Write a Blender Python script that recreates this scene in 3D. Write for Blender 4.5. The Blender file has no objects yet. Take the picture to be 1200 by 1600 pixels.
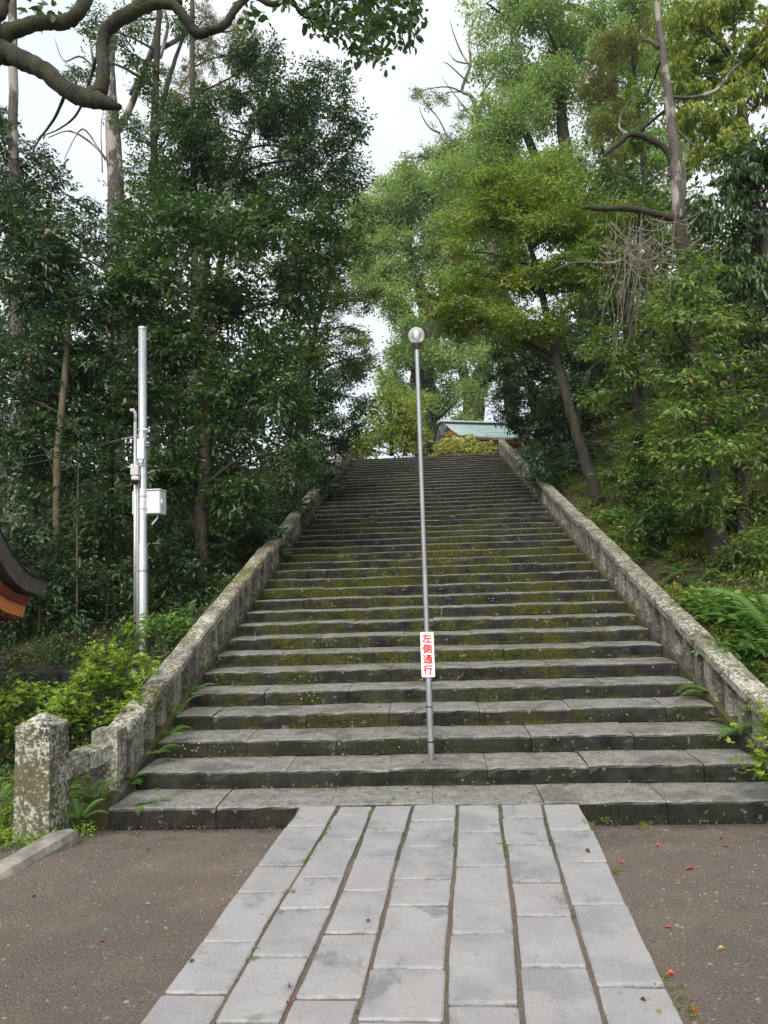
import bpy, math, random
import numpy as np
from mathutils import Vector, Matrix

random.seed(7)
rng = np.random.default_rng(11)
SC = bpy.context.scene
COL = SC.collection
rad = math.radians

# ------------------------------------------------------------------ camera
EYE = 1.9375                      # eye height over the paving (metres)
FOCAL = 1110.0                    # pixels for a 1200 x 1600 photograph
PITCH, ROLL, YAW = rad(5.0535), rad(1.75), rad(3.3)
FW = np.array([-math.sin(YAW) * math.cos(PITCH), math.cos(YAW) * math.cos(PITCH), math.sin(PITCH)])
_r0 = np.cross(FW, [0, 0, 1.0]); _r0 /= np.linalg.norm(_r0)
_u0 = np.cross(_r0, FW)
RT = _r0 * math.cos(ROLL) - _u0 * math.sin(ROLL)
UP = _u0 * math.cos(ROLL) + _r0 * math.sin(ROLL)
EYEV = np.array([0, 0, EYE])
cd = bpy.data.cameras.new('camera')
cam = bpy.data.objects.new('camera', cd)
COL.objects.link(cam)
cam.matrix_world = Matrix(((RT[0], UP[0], -FW[0], 0), (RT[1], UP[1], -FW[1], 0), (RT[2], UP[2], -FW[2], EYE), (0, 0, 0, 1)))
cd.sensor_fit = 'VERTICAL'
cd.sensor_height = 36.0
cd.lens = 36.0 * FOCAL / 1600.0
cd.clip_start = 0.05
cd.clip_end = 2000.0
SC.camera = cam

# ------------------------------------------------------------------ world, sun, exposure
SUN_EL, SUN_AZ = rad(43), rad(-165)
w = bpy.data.worlds.new('World'); SC.world = w
w.use_nodes = True
wt = w.node_tree
for n in list(wt.nodes): wt.nodes.remove(n)
wo = wt.nodes.new('ShaderNodeOutputWorld'); bg = wt.nodes.new('ShaderNodeBackground')
sky = wt.nodes.new('ShaderNodeTexSky'); sky.sky_type = 'NISHITA'; sky.sun_disc = False
sky.sun_elevation = SUN_EL; sky.sun_rotation = SUN_AZ; sky.dust_density = 3.0
tcn = wt.nodes.new('ShaderNodeTexCoord')
nz = wt.nodes.new('ShaderNodeTexNoise'); nz.inputs['Scale'].default_value = 2.2; nz.inputs['Detail'].default_value = 5
rp = wt.nodes.new('ShaderNodeValToRGB')
rp.color_ramp.elements[0].position = 0.35; rp.color_ramp.elements[0].color = (3.2, 3.45, 3.66, 1)
rp.color_ramp.elements[1].position = 0.66; rp.color_ramp.elements[1].color = (3.95, 4.08, 4.18, 1)
mx = wt.nodes.new('ShaderNodeMixRGB'); mx.inputs[0].default_value = 0.93
wt.links.new(tcn.outputs['Generated'], nz.inputs['Vector'])
wt.links.new(nz.outputs['Fac'], rp.inputs['Fac'])
wt.links.new(sky.outputs[0], mx.inputs[1]); wt.links.new(rp.outputs[0], mx.inputs[2])
wt.links.new(mx.outputs[0], bg.inputs['Color']); bg.inputs['Strength'].default_value = 0.10
wt.links.new(bg.outputs[0], wo.inputs['Surface'])
sd = bpy.data.lights.new('sun', 'SUN'); sd.energy = 1.5; sd.angle = rad(40); sd.color = (1.0, 0.97, 0.92)
sun = bpy.data.objects.new('sun', sd); COL.objects.link(sun)
_sd = Vector((math.sin(SUN_AZ) * math.cos(SUN_EL), math.cos(SUN_AZ) * math.cos(SUN_EL), math.sin(SUN_EL)))
sun.rotation_euler = _sd.to_track_quat('Z', 'Y').to_euler()
sun.location = (0, -5, 40)
vs = SC.view_settings
SC.display_settings.display_device = 'sRGB'
vs.view_transform = 'Standard'; vs.look = 'None'; vs.gamma = 1.0; vs.use_curve_mapping = False
vs.exposure = 1.5
SC.cycles.max_bounces = 8
SC.cycles.diffuse_bounces = 4
SC.cycles.glossy_bounces = 2
SC.cycles.transmission_bounces = 6
SC.cycles.transparent_max_bounces = 8
SC.cycles.use_denoising = True

# ------------------------------------------------------------------ small helpers
def ray(px, py): return FW + (px - 600) / FOCAL * RT - (py - 800) / FOCAL * UP
def at(px, py, Y):                                   # the point seen at a photo pixel, at distance Y north
    d = ray(px, py); return EYEV + d * (Y / d[1])
def onz(px, py, z):
    d = ray(px, py); return EYEV + d * ((z - EYE) / d[2])
def onx(px, py, X):
    d = ray(px, py); return EYEV + d * (X / d[0])
def sstep(a, b, x):
    t = min(1.0, max(0.0, (x - a) / (b - a))); return t * t * (3 - 2 * t)

def link(o, parent=None):
    COL.objects.link(o)
    if parent is not None: o.parent = parent
    return o
def mesh_obj(name, verts, faces, mat=None, parent=None, loc=(0, 0, 0), smooth=False, rot=None):
    me = bpy.data.meshes.new(name)
    me.from_pydata([tuple(v) for v in verts], [], faces)
    if mat: me.materials.append(mat)
    if smooth: me.polygons.foreach_set('use_smooth', [True] * len(me.polygons))
    me.update()
    o = bpy.data.objects.new(name, me); o.location = loc
    if rot: o.rotation_euler = rot
    return link(o, parent)
def shared(name, me, parent=None, loc=(0, 0, 0), rot=None, scale=None):
    o = bpy.data.objects.new(name, me); o.location = loc
    if rot is not None: o.rotation_euler = rot
    if scale is not None: o.scale = scale
    return link(o, parent)
def tag(o, label=None, cat=None, group=None, kind=None):
    if label: o['label'] = label
    if cat: o['category'] = cat
    if group: o['group'] = group
    if kind: o['kind'] = kind
    return o
def empty(name, loc, label=None, cat=None, group=None, kind=None):
    o = bpy.data.objects.new(name, None); o.location = loc; o.empty_display_size = 0.2
    COL.objects.link(o)
    return tag(o, label, cat, group, kind)

class MB:                                            # collects shapes into one mesh
    def __init__(s): s.v = []; s.f = []
    def add(s, v, f):
        b = len(s.v); s.v += [tuple(p) for p in v]; s.f += [tuple(b + i for i in q) for q in f]; return s
    def box(s, lo, hi):
        x0, y0, z0 = lo; x1, y1, z1 = hi
        return s.add([(x0,y0,z0),(x1,y0,z0),(x1,y1,z0),(x0,y1,z0),(x0,y0,z1),(x1,y0,z1),(x1,y1,z1),(x0,y1,z1)],
                     [(0,3,2,1),(4,5,6,7),(0,1,5,4),(1,2,6,5),(2,3,7,6),(3,0,4,7)])
    def tube(s, pts, radii, n=8, wob=0.0, cap=True):
        pts = [np.array(p, float) for p in pts]; b = len(s.v); m = len(pts); ref = None
        for i, p in enumerate(pts):
            t = pts[min(i + 1, m - 1)] - pts[max(i - 1, 0)]; t = t / (np.linalg.norm(t) + 1e-9)
            if ref is None:
                ref = np.cross(t, [0.31, 0.9, 0.2]);
            ref = ref - t * (ref @ t); ref /= np.linalg.norm(ref) + 1e-9
            bi = np.cross(t, ref)
            for k in range(n):
                a = 2 * math.pi * k / n; r = radii[i] * (1 + (random.uniform(-wob, wob) if wob else 0))
                s.v.append(tuple(p + r * (math.cos(a) * ref + math.sin(a) * bi)))
        for i in range(m - 1):
            for k in range(n):
                k2 = (k + 1) % n
                s.f.append((b + i*n + k, b + i*n + k2, b + (i+1)*n + k2, b + (i+1)*n + k))
        if cap:
            s.f.append(tuple(b + k for k in range(n))[::-1]); s.f.append(tuple(b + (m-1)*n + k for k in range(n)))
        return s
    def prism(s, prof, axis, a0, a1):                # extrude a 2-D outline along an axis
        n = len(prof)
        def P(u, v, a): return {'x': (a, u, v), 'y': (u, a, v), 'z': (u, v, a)}[axis]
        return s.add([P(u, v, a0) for u, v in prof] + [P(u, v, a1) for u, v in prof],
                     [tuple(range(n))[::-1], tuple(range(n, 2*n))] + [(i, (i+1) % n, n + (i+1) % n, n + i) for i in range(n)])
    def lathe(s, prof, c, n=16):
        b = len(s.v)
        for r, z in prof:
            for k in range(n):
                a = 2*math.pi*k/n; s.v.append((c[0] + r*math.cos(a), c[1] + r*math.sin(a), c[2] + z))
        for i in range(len(prof)-1):
            for k in range(n):
                k2 = (k+1) % n; s.f.append((b+i*n+k, b+i*n+k2, b+(i+1)*n+k2, b+(i+1)*n+k))
        return s
    def obj(s, name, mat, parent=None, smooth=False, loc=(0,0,0), rot=None): return mesh_obj(name, s.v, s.f, mat, parent, loc, smooth, rot)
def bevel(o, width=0.008, seg=2):
    m = o.modifiers.new('bevel', 'BEVEL'); m.width = width; m.segments = seg; m.limit_method = 'ANGLE'; m.angle_limit = rad(35)
    return o
def smooth_path(pts, k=4):                           # Catmull-Rom
    P = [np.array(p, float) for p in pts]; P = [2*P[0]-P[1]] + P + [2*P[-1]-P[-2]]; out = []
    for i in range(1, len(P)-2):
        for j in range(k):
            t = j/k; a, b_, c, d = P[i-1:i+3]
            out.append(0.5*((2*b_) + (-a+c)*t + (2*a-5*b_+4*c-d)*t*t + (-a+3*b_-3*c+d)*t**3))
    out.append(P[-2]); return out

# ------------------------------------------------------------------ materials
class Mat:
    def __init__(s, name):
        s.m = bpy.data.materials.new(name); s.m.use_nodes = True; s.t = s.m.node_tree
        for n in list(s.t.nodes): s.t.nodes.remove(n)
        s.out = s.t.nodes.new('ShaderNodeOutputMaterial'); s.b = s.t.nodes.new('ShaderNodeBsdfPrincipled')
        s.t.links.new(s.b.outputs[0], s.out.inputs['Surface']); s.geo = s.t.nodes.new('ShaderNodeNewGeometry')
        s.pos = s.geo.outputs['Position']
    def _in(s, sock, v):
        if hasattr(v, 'is_output') or isinstance(v, bpy.types.NodeSocket): s.t.links.new(v, sock)
        elif isinstance(v, (tuple, list)) and len(v) == 3 and sock.type == 'RGBA': sock.default_value = (*v, 1)
        else: sock.default_value = v
    def set(s, **k):
        for a, v in k.items(): s._in(s.b.inputs[a.replace('_', ' ')], v)
        return s
    def noise(s, scale, detail=4, rough=0.55, vec=None, dist=0.0):
        n = s.t.nodes.new('ShaderNodeTexNoise'); n.inputs['Scale'].default_value = scale; n.inputs['Detail'].default_value = detail
        n.inputs['Roughness'].default_value = rough; n.inputs['Distortion'].default_value = dist
        s.t.links.new(vec or s.pos, n.inputs['Vector']); return n.outputs['Fac']
    def voro(s, scale, feature='F1', out='Distance', vec=None):
        n = s.t.nodes.new('ShaderNodeTexVoronoi'); n.feature = feature; n.inputs['Scale'].default_value = scale
        s.t.links.new(vec or s.pos, n.inputs['Vector']); return n.outputs[out]
    def ramp(s, fac, *stops, inter='LINEAR'):
        n = s.t.nodes.new('ShaderNodeValToRGB'); cr = n.color_ramp; cr.interpolation = inter
        while len(cr.elements) < len(stops): cr.elements.new(0.5)
        for e, (p, c) in zip(cr.elements, stops):
            e.position = p; e.color = (c, c, c, 1) if not isinstance(c, (tuple, list)) else (*c, 1)
        s._in(n.inputs['Fac'], fac); return n.outputs['Color']
    def mix(s, fac, a, b, mode='MIX'):
        n = s.t.nodes.new('ShaderNodeMixRGB'); n.blend_type = mode
        s._in(n.inputs[0], fac); s._in(n.inputs[1], a); s._in(n.inputs[2], b); return n.outputs[0]
    def math(s, op, a, b=0.0, clamp=False):
        n = s.t.nodes.new('ShaderNodeMath'); n.operation = op; n.use_clamp = clamp
        s._in(n.inputs[0], a); s._in(n.inputs[1], b); return n.outputs[0]
    def sep(s, v, i):
        n = s.t.nodes.new('ShaderNodeSeparateXYZ'); s.t.links.new(v, n.inputs[0]); return n.outputs[i]
    def scaled(s, x, y, z, vec=None):
        n = s.t.nodes.new('ShaderNodeVectorMath'); n.operation = 'MULTIPLY'; n.inputs[1].default_value = (x, y, z)
        s.t.links.new(vec or s.pos, n.inputs[0]); return n.outputs[0]
    def bump(s, h, strength=0.4, dist=0.01):
        n = s.t.nodes.new('ShaderNodeBump'); n.inputs['Strength'].default_value = strength; n.inputs['Distance'].default_value = dist
        s._in(n.inputs['Height'], h); s.t.links.new(n.outputs[0], s.b.inputs['Normal']); return s
    def rand(s):
        n = s.t.nodes.new('ShaderNodeObjectInfo'); return n.outputs['Random']
    def attr(s, name):
        n = s.t.nodes.new('ShaderNodeAttribute'); n.attribute_name = name; return n.outputs['Fac']

def leaf_mat(name, c0, c1, c2, rough=0.38, trans=0.28, spec=0.5):
    M = Mat(name); a = M.attr('tone')
    col = M.ramp(a, (0.0, c0), (0.5, c1), (0.94, c2), (1.0, (0.30, 0.17, 0.05)))
    M.set(Base_Color=col, Roughness=rough)
    M.b.inputs['Specular IOR Level'].default_value = spec
    tr = M.t.nodes.new('ShaderNodeBsdfTranslucent'); M._in(tr.inputs['Color'], M.mix(1.0, col, (1.0, 1.25, 0.55), 'MULTIPLY'))
    ms = M.t.nodes.new('ShaderNodeMixShader'); ms.inputs[0].default_value = trans
    M.t.links.new(M.b.outputs[0], ms.inputs[1]); M.t.links.new(tr.outputs[0], ms.inputs[2]); M.t.links.new(ms.outputs[0], M.out.inputs['Surface'])
    return M.m

def plain(name, col, rough=0.5, metal=0.0, var=0.12, scale=6.0, bump=0.0):
    M = Mat(name); n = M.noise(scale, 5)
    M.set(Base_Color=M.mix(M.ramp(n, (0.35, 0.0), (0.7, 1.0)), tuple(c*(1-var) for c in col), tuple(min(1, c*(1+var)) for c in col)), Roughness=rough, Metallic=metal)
    if bump: M.bump(M.noise(scale*4, 4), bump, 0.01)
    return M.m

def m_step():
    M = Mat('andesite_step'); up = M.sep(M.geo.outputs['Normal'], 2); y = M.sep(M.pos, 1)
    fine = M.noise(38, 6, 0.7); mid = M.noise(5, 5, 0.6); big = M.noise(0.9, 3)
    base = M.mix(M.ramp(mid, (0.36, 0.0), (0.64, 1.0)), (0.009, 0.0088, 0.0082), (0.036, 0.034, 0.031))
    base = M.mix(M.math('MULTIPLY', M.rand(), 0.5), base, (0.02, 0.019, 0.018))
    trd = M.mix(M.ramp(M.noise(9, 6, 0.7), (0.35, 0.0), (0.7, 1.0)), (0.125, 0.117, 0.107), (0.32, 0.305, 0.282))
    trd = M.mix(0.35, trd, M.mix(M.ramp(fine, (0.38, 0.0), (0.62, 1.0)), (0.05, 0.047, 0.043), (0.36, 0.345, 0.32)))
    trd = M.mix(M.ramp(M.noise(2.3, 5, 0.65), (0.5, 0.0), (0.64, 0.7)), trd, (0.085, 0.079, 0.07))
    col = M.mix(M.ramp(up, (0.25, 0.0), (0.85, 1.0)), base, trd)  # worn treads, algae-dark risers; contrast of sky-lit and shaded faces painted in too
    # moss: thick in the middle of the flight, in blotches, keener on the damp risers
    band = M.math('MULTIPLY', M.ramp(M.math('MULTIPLY', y, 0.03), (0.20, 0.14), (0.29, 0.85), (0.42, 0.85), (0.55, 0.30)), 1.0)
    blot = M.ramp(M.math('ADD', M.math('MULTIPLY', big, 0.55), M.math('MULTIPLY', M.noise(3.2, 6, 0.65), 0.55)), (0.50, 0.0), (0.62, 1.0))
    mossf = M.math('MULTIPLY', M.math('MULTIPLY', band, blot), M.ramp(up, (0.4, 0.95), (0.9, 0.35)))
    mossc = M.mix(M.ramp(fine, (0.38, 0.0), (0.62, 1.0)), (0.016, 0.019, 0.003), (0.085, 0.09, 0.012))
    col = M.mix(mossf, col, mossc)
    fz = M.math('FRACT', M.math('DIVIDE', M.math('ADD', M.sep(M.pos, 2), 0.001), 0.15895)); fy = M.math('FRACT', M.math('DIVIDE', M.math('SUBTRACT', y, 6.193), 0.5222))
    corner = M.math('MAXIMUM', M.math('MULTIPLY', M.ramp(fz, (0.02, 1.0), (0.30, 0.0)), M.ramp(up, (0.3, 1.0), (0.6, 0.0))), M.math('MULTIPLY', M.ramp(fy, (0.80, 0.0), (0.95, 1.0)), M.ramp(up, (0.5, 0.0), (0.8, 1.0))))
    corner = M.math('MULTIPLY', M.math('MULTIPLY', corner, M.ramp(M.math('MULTIPLY', y, 0.03), (0.19, 0.22), (0.27, 0.8), (0.45, 0.7), (0.6, 0.35))), M.ramp(M.noise(4.2, 5, 0.7), (0.45, 0.0), (0.60, 1.0)))
    col = M.mix(M.math('MULTIPLY', corner, 0.9), col, M.mix(M.ramp(fine, (0.38, 0.0), (0.62, 1.0)), (0.03, 0.035, 0.006), (0.135, 0.145, 0.022)))
    # pale lichen specks
    v = M.voro(19); sp = M.math('MULTIPLY', M.ramp(v, (0.13, 1.0), (0.2, 0.0)), M.ramp(M.noise(1.7, 3), (0.57, 0.0), (0.66, 1.0)))
    col = M.mix(M.math('MULTIPLY', sp, 0.8), col, (0.36, 0.36, 0.31))
    col = M.mix(M.ramp(M.noise(14, 3), (0.64, 0.0), (0.72, 0.5)), col, (0.26, 0.245, 0.225))
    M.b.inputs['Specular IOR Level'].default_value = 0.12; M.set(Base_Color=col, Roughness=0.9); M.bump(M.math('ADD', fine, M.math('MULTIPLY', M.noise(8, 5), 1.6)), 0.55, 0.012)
    return M.m
def m_rail(damp=False, post=False):
    M = Mat('damp_mossy_granite' if damp else 'streaked_granite' if post else 'lichened_granite'); up = M.sep(M.geo.outputs['Normal'], 2)
    fine = M.noise(45, 6, 0.7)
    streak = M.noise(7, 5, 0.6, M.scaled(1.0, 1.0, 0.22))
    col = M.mix(M.ramp(streak, (0.36, 0.0), (0.62, 1.0)), (0.060, 0.053, 0.045), (0.24, 0.218, 0.185))
    col = M.mix(M.ramp(M.noise(11, 6, 0.7), (0.50, 0.0), (0.60, 0.75)), col, (0.075, 0.060, 0.050))
    moss = M.math('MULTIPLY', M.ramp(M.noise(1.6, 5, 0.62), (0.40, 0.0), (0.51, 1.0)), M.ramp(up, (-0.1, 0.4), (0.7, 0.95)))
    moss = M.math('MULTIPLY', moss, M.ramp(M.sep(M.pos, 0), (0.0, 1.0), (0.9, 0.45)))
    col = M.mix(moss, col, M.mix(M.ramp(fine, (0.35, 0.0), (0.65, 1.0)), (0.045, 0.042, 0.008), (0.17, 0.155, 0.025)))
    if damp:
        col = M.mix(M.ramp(streak, (0.36, 0.0), (0.62, 1.0)), (0.022, 0.020, 0.017), (0.085, 0.078, 0.062))
        col = M.mix(M.ramp(M.noise(2.6, 5, 0.65), (0.44, 0.0), (0.56, 0.85)), col, M.mix(fine, (0.03, 0.03, 0.006), (0.12, 0.11, 0.02)))
        M.set(Base_Color=col, Roughness=0.92); M.bump(fine, 0.4, 0.01); return M.m
    lich = M.ramp(M.math('ADD', M.math('MULTIPLY', M.noise(26, 6, 0.8), 0.85), M.math('MULTIPLY', M.noise(2.6, 3), 0.35)), (0.61, 0.0), (0.66, 1.0))
    col = M.mix(M.math('MULTIPLY', lich, 0.75 if post else 0.85), col, (0.42, 0.41, 0.355) if post else (0.47, 0.47, 0.40))
    sp = M.ramp(M.voro(23), (0.16, 1.0), (0.24, 0.0)); sp = M.math('MULTIPLY', sp, M.ramp(M.noise(3.0, 2), (0.5, 0.0), (0.6, 0.8)))
    col = M.mix(sp, col, (0.44, 0.46, 0.36))
    M.set(Base_Color=col, Roughness=0.9); M.bump(M.math('ADD', fine, M.math('MULTIPLY', M.noise(10, 5), 1.0)), 0.3, 0.01)
    return M.m
def m_slab():
    M = Mat('paving_slab_stone'); r = M.rand()
    base = M.ramp(r, (0.0, (0.195, 0.197, 0.222)), (0.3, (0.275, 0.265, 0.274)), (0.65, (0.315, 0.292, 0.288)), (1.0, (0.22, 0.217, 0.229)))
    off = M.math('MULTIPLY', r, 37.0)
    n1 = M.t.nodes.new('ShaderNodeCombineXYZ'); M.t.links.new(off, n1.inputs[2])
    va = M.t.nodes.new('ShaderNodeVectorMath'); va.operation = 'ADD'; M.t.links.new(M.pos, va.inputs[0]); M.t.links.new(n1.outputs[0], va.inputs[1]); P = va.outputs[0]
    base = M.mix(M.ramp(M.noise(3.2, 6, 0.65, P), (0.40, 0.0), (0.60, 0.9)), base, (0.365, 0.348, 0.34))
    base = M.mix(M.ramp(M.noise(2.4, 6, 0.7, P, 0.4), (0.56, 0.0), (0.64, 0.8)), base, (0.135, 0.131, 0.135))
    base = M.mix(M.ramp(M.noise(1.6, 5, 0.6, P), (0.60, 0.0), (0.70, 0.45)), base, (0.34, 0.27, 0.235))
    fine = M.ramp(M.noise(140, 3, 0.9), (0.36, 0.0), (0.64, 1.0))
    base = M.mix(0.26, base, M.mix(fine, (0.12, 0.12, 0.12), (0.46, 0.45, 0.44)))
    base = M.mix(M.ramp(M.voro(60), (0.12, 0.5), (0.18, 0.0)), base, (0.44, 0.43, 0.41))
    base = M.mix(M.ramp(M.voro(5.3), (0.035, 0.75), (0.055, 0.0)), base, (0.09, 0.088, 0.088))
    base = M.mix(M.ramp(M.noise(26, 5, 0.7, P), (0.60, 0.0), (0.68, 0.5)), base, (0.15, 0.148, 0.15))
    e = M.attr('edge')
    base = M.mix(M.math('MULTIPLY', M.ramp(e, (0.35, 0.0), (1.0, 1.0)), M.ramp(M.noise(34, 5, 0.7), (0.50, 0.0), (0.60, 0.5))), base, (0.50, 0.49, 0.45))
    base = M.mix(M.math('MULTIPLY', M.ramp(e, (0.1, 0.0), (0.9, 0.6)), M.ramp(M.noise(7, 4, 0.7, P), (0.50, 0.0), (0.6, 1.0))), base, (0.13, 0.125, 0.115))
    M.set(Base_Color=base, Roughness=0.72); M.bump(M.math('ADD', fine, M.math('MULTIPLY', M.noise(12, 6, 0.7), 3)), 0.4, 0.006)
    return M.m
def m_ground():
    M = Mat('earth_and_forest_floor'); y = M.sep(M.pos, 1); x = M.sep(M.pos, 0)
    g1 = M.ramp(M.noise(70, 5, 0.85), (0.36, 0.0), (0.64, 1.0)); g2 = M.noise(3.5, 5, 0.6); g3 = M.noise(0.9, 5, 0.6)
    dirt = M.mix(M.ramp(g2, (0.35, 0.0), (0.65, 1.0)), (0.165, 0.120, 0.088), (0.285, 0.218, 0.165))
    dirt = M.mix(M.ramp(M.noise(0.45, 5, 0.7), (0.45, 0.0), (0.62, 0.6)), dirt, (0.25, 0.205, 0.165))
    dirt = M.mix(M.ramp(g3, (0.42, 0.0), (0.60, 0.8)), dirt, (0.115, 0.095, 0.08))
    dirt = M.mix(0.5, dirt, M.mix(g1, (0.06, 0.045, 0.033), (0.34, 0.27, 0.21)))
    dirt = M.mix(M.math('MULTIPLY', M.ramp(M.voro(85), (0.22, 1.0), (0.32, 0.0)), M.ramp(M.voro(85, 'F1', 'Color'), (0.6, 0.0), (0.85, 0.7))), dirt, (0.20, 0.175, 0.15))
    dirt = M.mix(M.math('MULTIPLY', M.ramp(M.voro(33), (0.18, 1.0), (0.28, 0.0)), M.ramp(M.voro(33, 'F1', 'Color'), (0.72, 0.0), (0.85, 0.9))), dirt, (0.045, 0.038, 0.032))
    dirt = M.mix(M.math('MULTIPLY', M.ramp(M.math('MULTIPLY', y, 0.1), (0.52, 0.0), (0.60, 1.0)), M.ramp(M.noise(5, 5, 0.7), (0.52, 0.0), (0.6, 0.6))), dirt, (0.05, 0.055, 0.02))
    litter = M.mix(M.voro(26, 'F1', 'Color'), (0.030, 0.024, 0.014), (0.11, 0.070, 0.038))
    green = M.mix(M.ramp(M.noise(30, 5, 0.8), (0.4, 0.0), (0.6, 1.0)), (0.020, 0.035, 0.008), (0.10, 0.125, 0.028))
    forest = M.mix(M.ramp(M.noise(1.3, 5, 0.7), (0.44, 0.0), (0.58, 1.0)), litter, green)
    ax = M.math('ABSOLUTE', x)
    edge = M.math('ADD', ax, M.math('MULTIPLY', M.math('SUBTRACT', g2, 0.5), 0.9))
    f = M.math('MULTIPLY', M.ramp(M.math('MULTIPLY', edge, 0.1), (0.285, 0.0), (0.33, 1.0)), M.ramp(M.math('MULTIPLY', M.math('ADD', y, M.math('MULTIPLY', g2, 0.8)), 0.1), (0.56, 0.0), (0.62, 1.0)))
    f = M.math('MAXIMUM', f, M.ramp(M.math('MULTIPLY', y, 0.02), (0.55, 0.0), (0.57, 0.6)))
    M.set(Base_Color=M.mix(f, dirt, forest), Roughness=0.95)
    M.bump(M.math('ADD', M.math('MULTIPLY', g1, 1.0), M.math('MULTIPLY', M.ramp(M.voro(60), (0.0, 1.0), (0.5, 0.0)), 1.2)), 0.8, 0.012)
    return M.m
def m_joint():
    M = Mat('mossy_joint_mortar'); n = M.noise(20, 6, 0.75)
    c = M.mix(M.ramp(n, (0.36, 0.0), (0.64, 1.0)), (0.035, 0.033, 0.022), (0.115, 0.108, 0.074))
    c = M.mix(M.ramp(M.noise(2.2, 5, 0.65), (0.52, 0.0), (0.62, 0.9)), c, M.mix(n, (0.03, 0.05, 0.008), (0.10, 0.15, 0.02)))
    M.set(Base_Color=c, Roughness=0.95); M.bump(n, 0.8, 0.012); return M.m
def m_bark(name, a, b, moss=0.0, pale=None, vs=0.25):
    M = Mat(name); n = M.noise(9, 6, 0.7, M.scaled(1, 1, vs)); c = M.mix(M.ramp(n, (0.35, 0.0), (0.65, 1.0)), a, b)
    if pale: c = M.mix(M.ramp(M.noise(2.4, 4, 0.6, M.scaled(1, 1, 0.5)), (0.52, 0.0), (0.57, 1.0)), c, pale)
    if moss: c = M.mix(M.math('MULTIPLY', M.ramp(M.noise(3.5, 5, 0.7), (0.42, 0.0), (0.56, 1.0)), moss), c, M.mix(M.noise(40, 4), (0.025, 0.03, 0.008), (0.085, 0.085, 0.022)))
    M.set(Base_Color=c, Roughness=0.92); M.bump(M.math('ADD', n, M.noise(30, 5)), 0.8, 0.03); return M.m
def m_galv():
    M = Mat('galvanised_steel'); v = M.voro(45, 'F1', 'Color'); n = M.noise(3, 5, 0.6, M.scaled(1, 1, 0.35))
    c = M.mix(M.ramp(v, (0.2, 0.0), (0.8, 1.0)), (0.50, 0.52, 0.54), (0.66, 0.68, 0.70))
    c = M.mix(M.ramp(n, (0.5, 0.0), (0.68, 0.5)), c, (0.38, 0.39, 0.40))
    M.set(Base_Color=c, Metallic=0.75, Roughness=M.ramp(n, (0.3, 0.34), (0.7, 0.5))); return M.m
def m_copper():
    M = Mat('patinated_copper_roof'); n = M.noise(3.0, 5, 0.6)
    c = M.mix(M.ramp(n, (0.35, 0.0), (0.65, 1.0)), (0.255, 0.345, 0.33), (0.37, 0.46, 0.445))
    c = M.mix(M.ramp(M.noise(1.3, 6, 0.7), (0.56, 0.0), (0.7, 0.5)), c, (0.15, 0.2, 0.17))
    M.set(Base_Color=c, Roughness=0.7); return M.m

RAIL_DAMP = m_rail(True); RAIL_POST = m_rail(False, True); RAIL_PILLAR = m_rail()
RAIL_PILLAR.name = 'blackened_lichened_granite'
for _n in RAIL_PILLAR.node_tree.nodes:
    if _n.type == 'MIX_RGB' and abs(_n.inputs[2].default_value[0] - 0.24) < 1e-3: _n.inputs[1].default_value = (0.022, 0.020, 0.017, 1); _n.inputs[2].default_value = (0.12, 0.108, 0.088, 1)
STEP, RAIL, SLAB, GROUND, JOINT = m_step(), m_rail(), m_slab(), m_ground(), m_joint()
BARK_DARK = m_bark('dark_bark', (0.014, 0.012, 0.010), (0.045, 0.038, 0.032), 0.35)
BARK_BROWN = m_bark('brown_bark', (0.035, 0.026, 0.02), (0.10, 0.078, 0.06), 0.3)
BARK_PALE = m_bark('peeling_bark', (0.05, 0.042, 0.036), (0.13, 0.112, 0.098), 0.15, (0.34, 0.30, 0.26))
BARK_MOSS = m_bark('mossy_bark', (0.007, 0.006, 0.005), (0.024, 0.020, 0.016), 0.6)
BARK_TAN = m_bark('tan_bark', (0.075, 0.06, 0.035), (0.17, 0.135, 0.085), 0.2)
GALV = m_galv()
WHITE_PLASTIC = plain('white_plastic', (0.74, 0.75, 0.75), 0.4, 0, 0.05)
BEIGE_PLASTIC = plain('beige_plastic', (0.55, 0.53, 0.47), 0.5, 0, 0.06)
LAMP_GREY = plain('lamp_pole_grey', (0.36, 0.37, 0.385), 0.38, 0.7, 0.15, 4.0)
BLACK = plain('black_plastic', (0.012, 0.012, 0.013), 0.25)
CABLE = plain('dark_cable', (0.03, 0.04, 0.035), 0.5)
DARK_METAL = plain('dark_grey_metal', (0.16, 0.17, 0.18), 0.4, 0.6)
SIGN_WHITE = plain('sign_white', (0.80, 0.80, 0.79), 0.35, 0, 0.03)
SIGN_RED = plain('sign_red', (0.62, 0.02, 0.035), 0.4, 0, 0.05)
VERMILION = plain('vermilion_paint', (0.46, 0.10, 0.03), 0.5, 0, 0.2, 3.0)
VERM_ORANGE = plain('orange_bargeboard_paint', (0.62, 0.20, 0.06), 0.5, 0, 0.15, 3.0)
VERM_DARK = plain('deep_red_paint', (0.16, 0.022, 0.016), 0.5, 0, 0.2, 3.0)
COPPER_BROWN = plain('weathered_copper_edge', (0.115, 0.10, 0.088), 0.6, 0.2, 0.25, 5.0)
COPPER_GREEN = m_copper()
GOLD = plain('gilt_metal', (0.72, 0.52, 0.2), 0.4, 0.3, 0.1)
DARK_WOOD = plain('dark_wood', (0.03, 0.022, 0.018), 0.7, 0, 0.3)
PALE_STONE = plain('pale_granite', (0.38, 0.375, 0.355), 0.85, 0, 0.25, 9.0, 0.3)
KERB = plain('kerb_stone', (0.24, 0.225, 0.19), 0.9, 0, 0.35, 9.0, 0.5)
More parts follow.
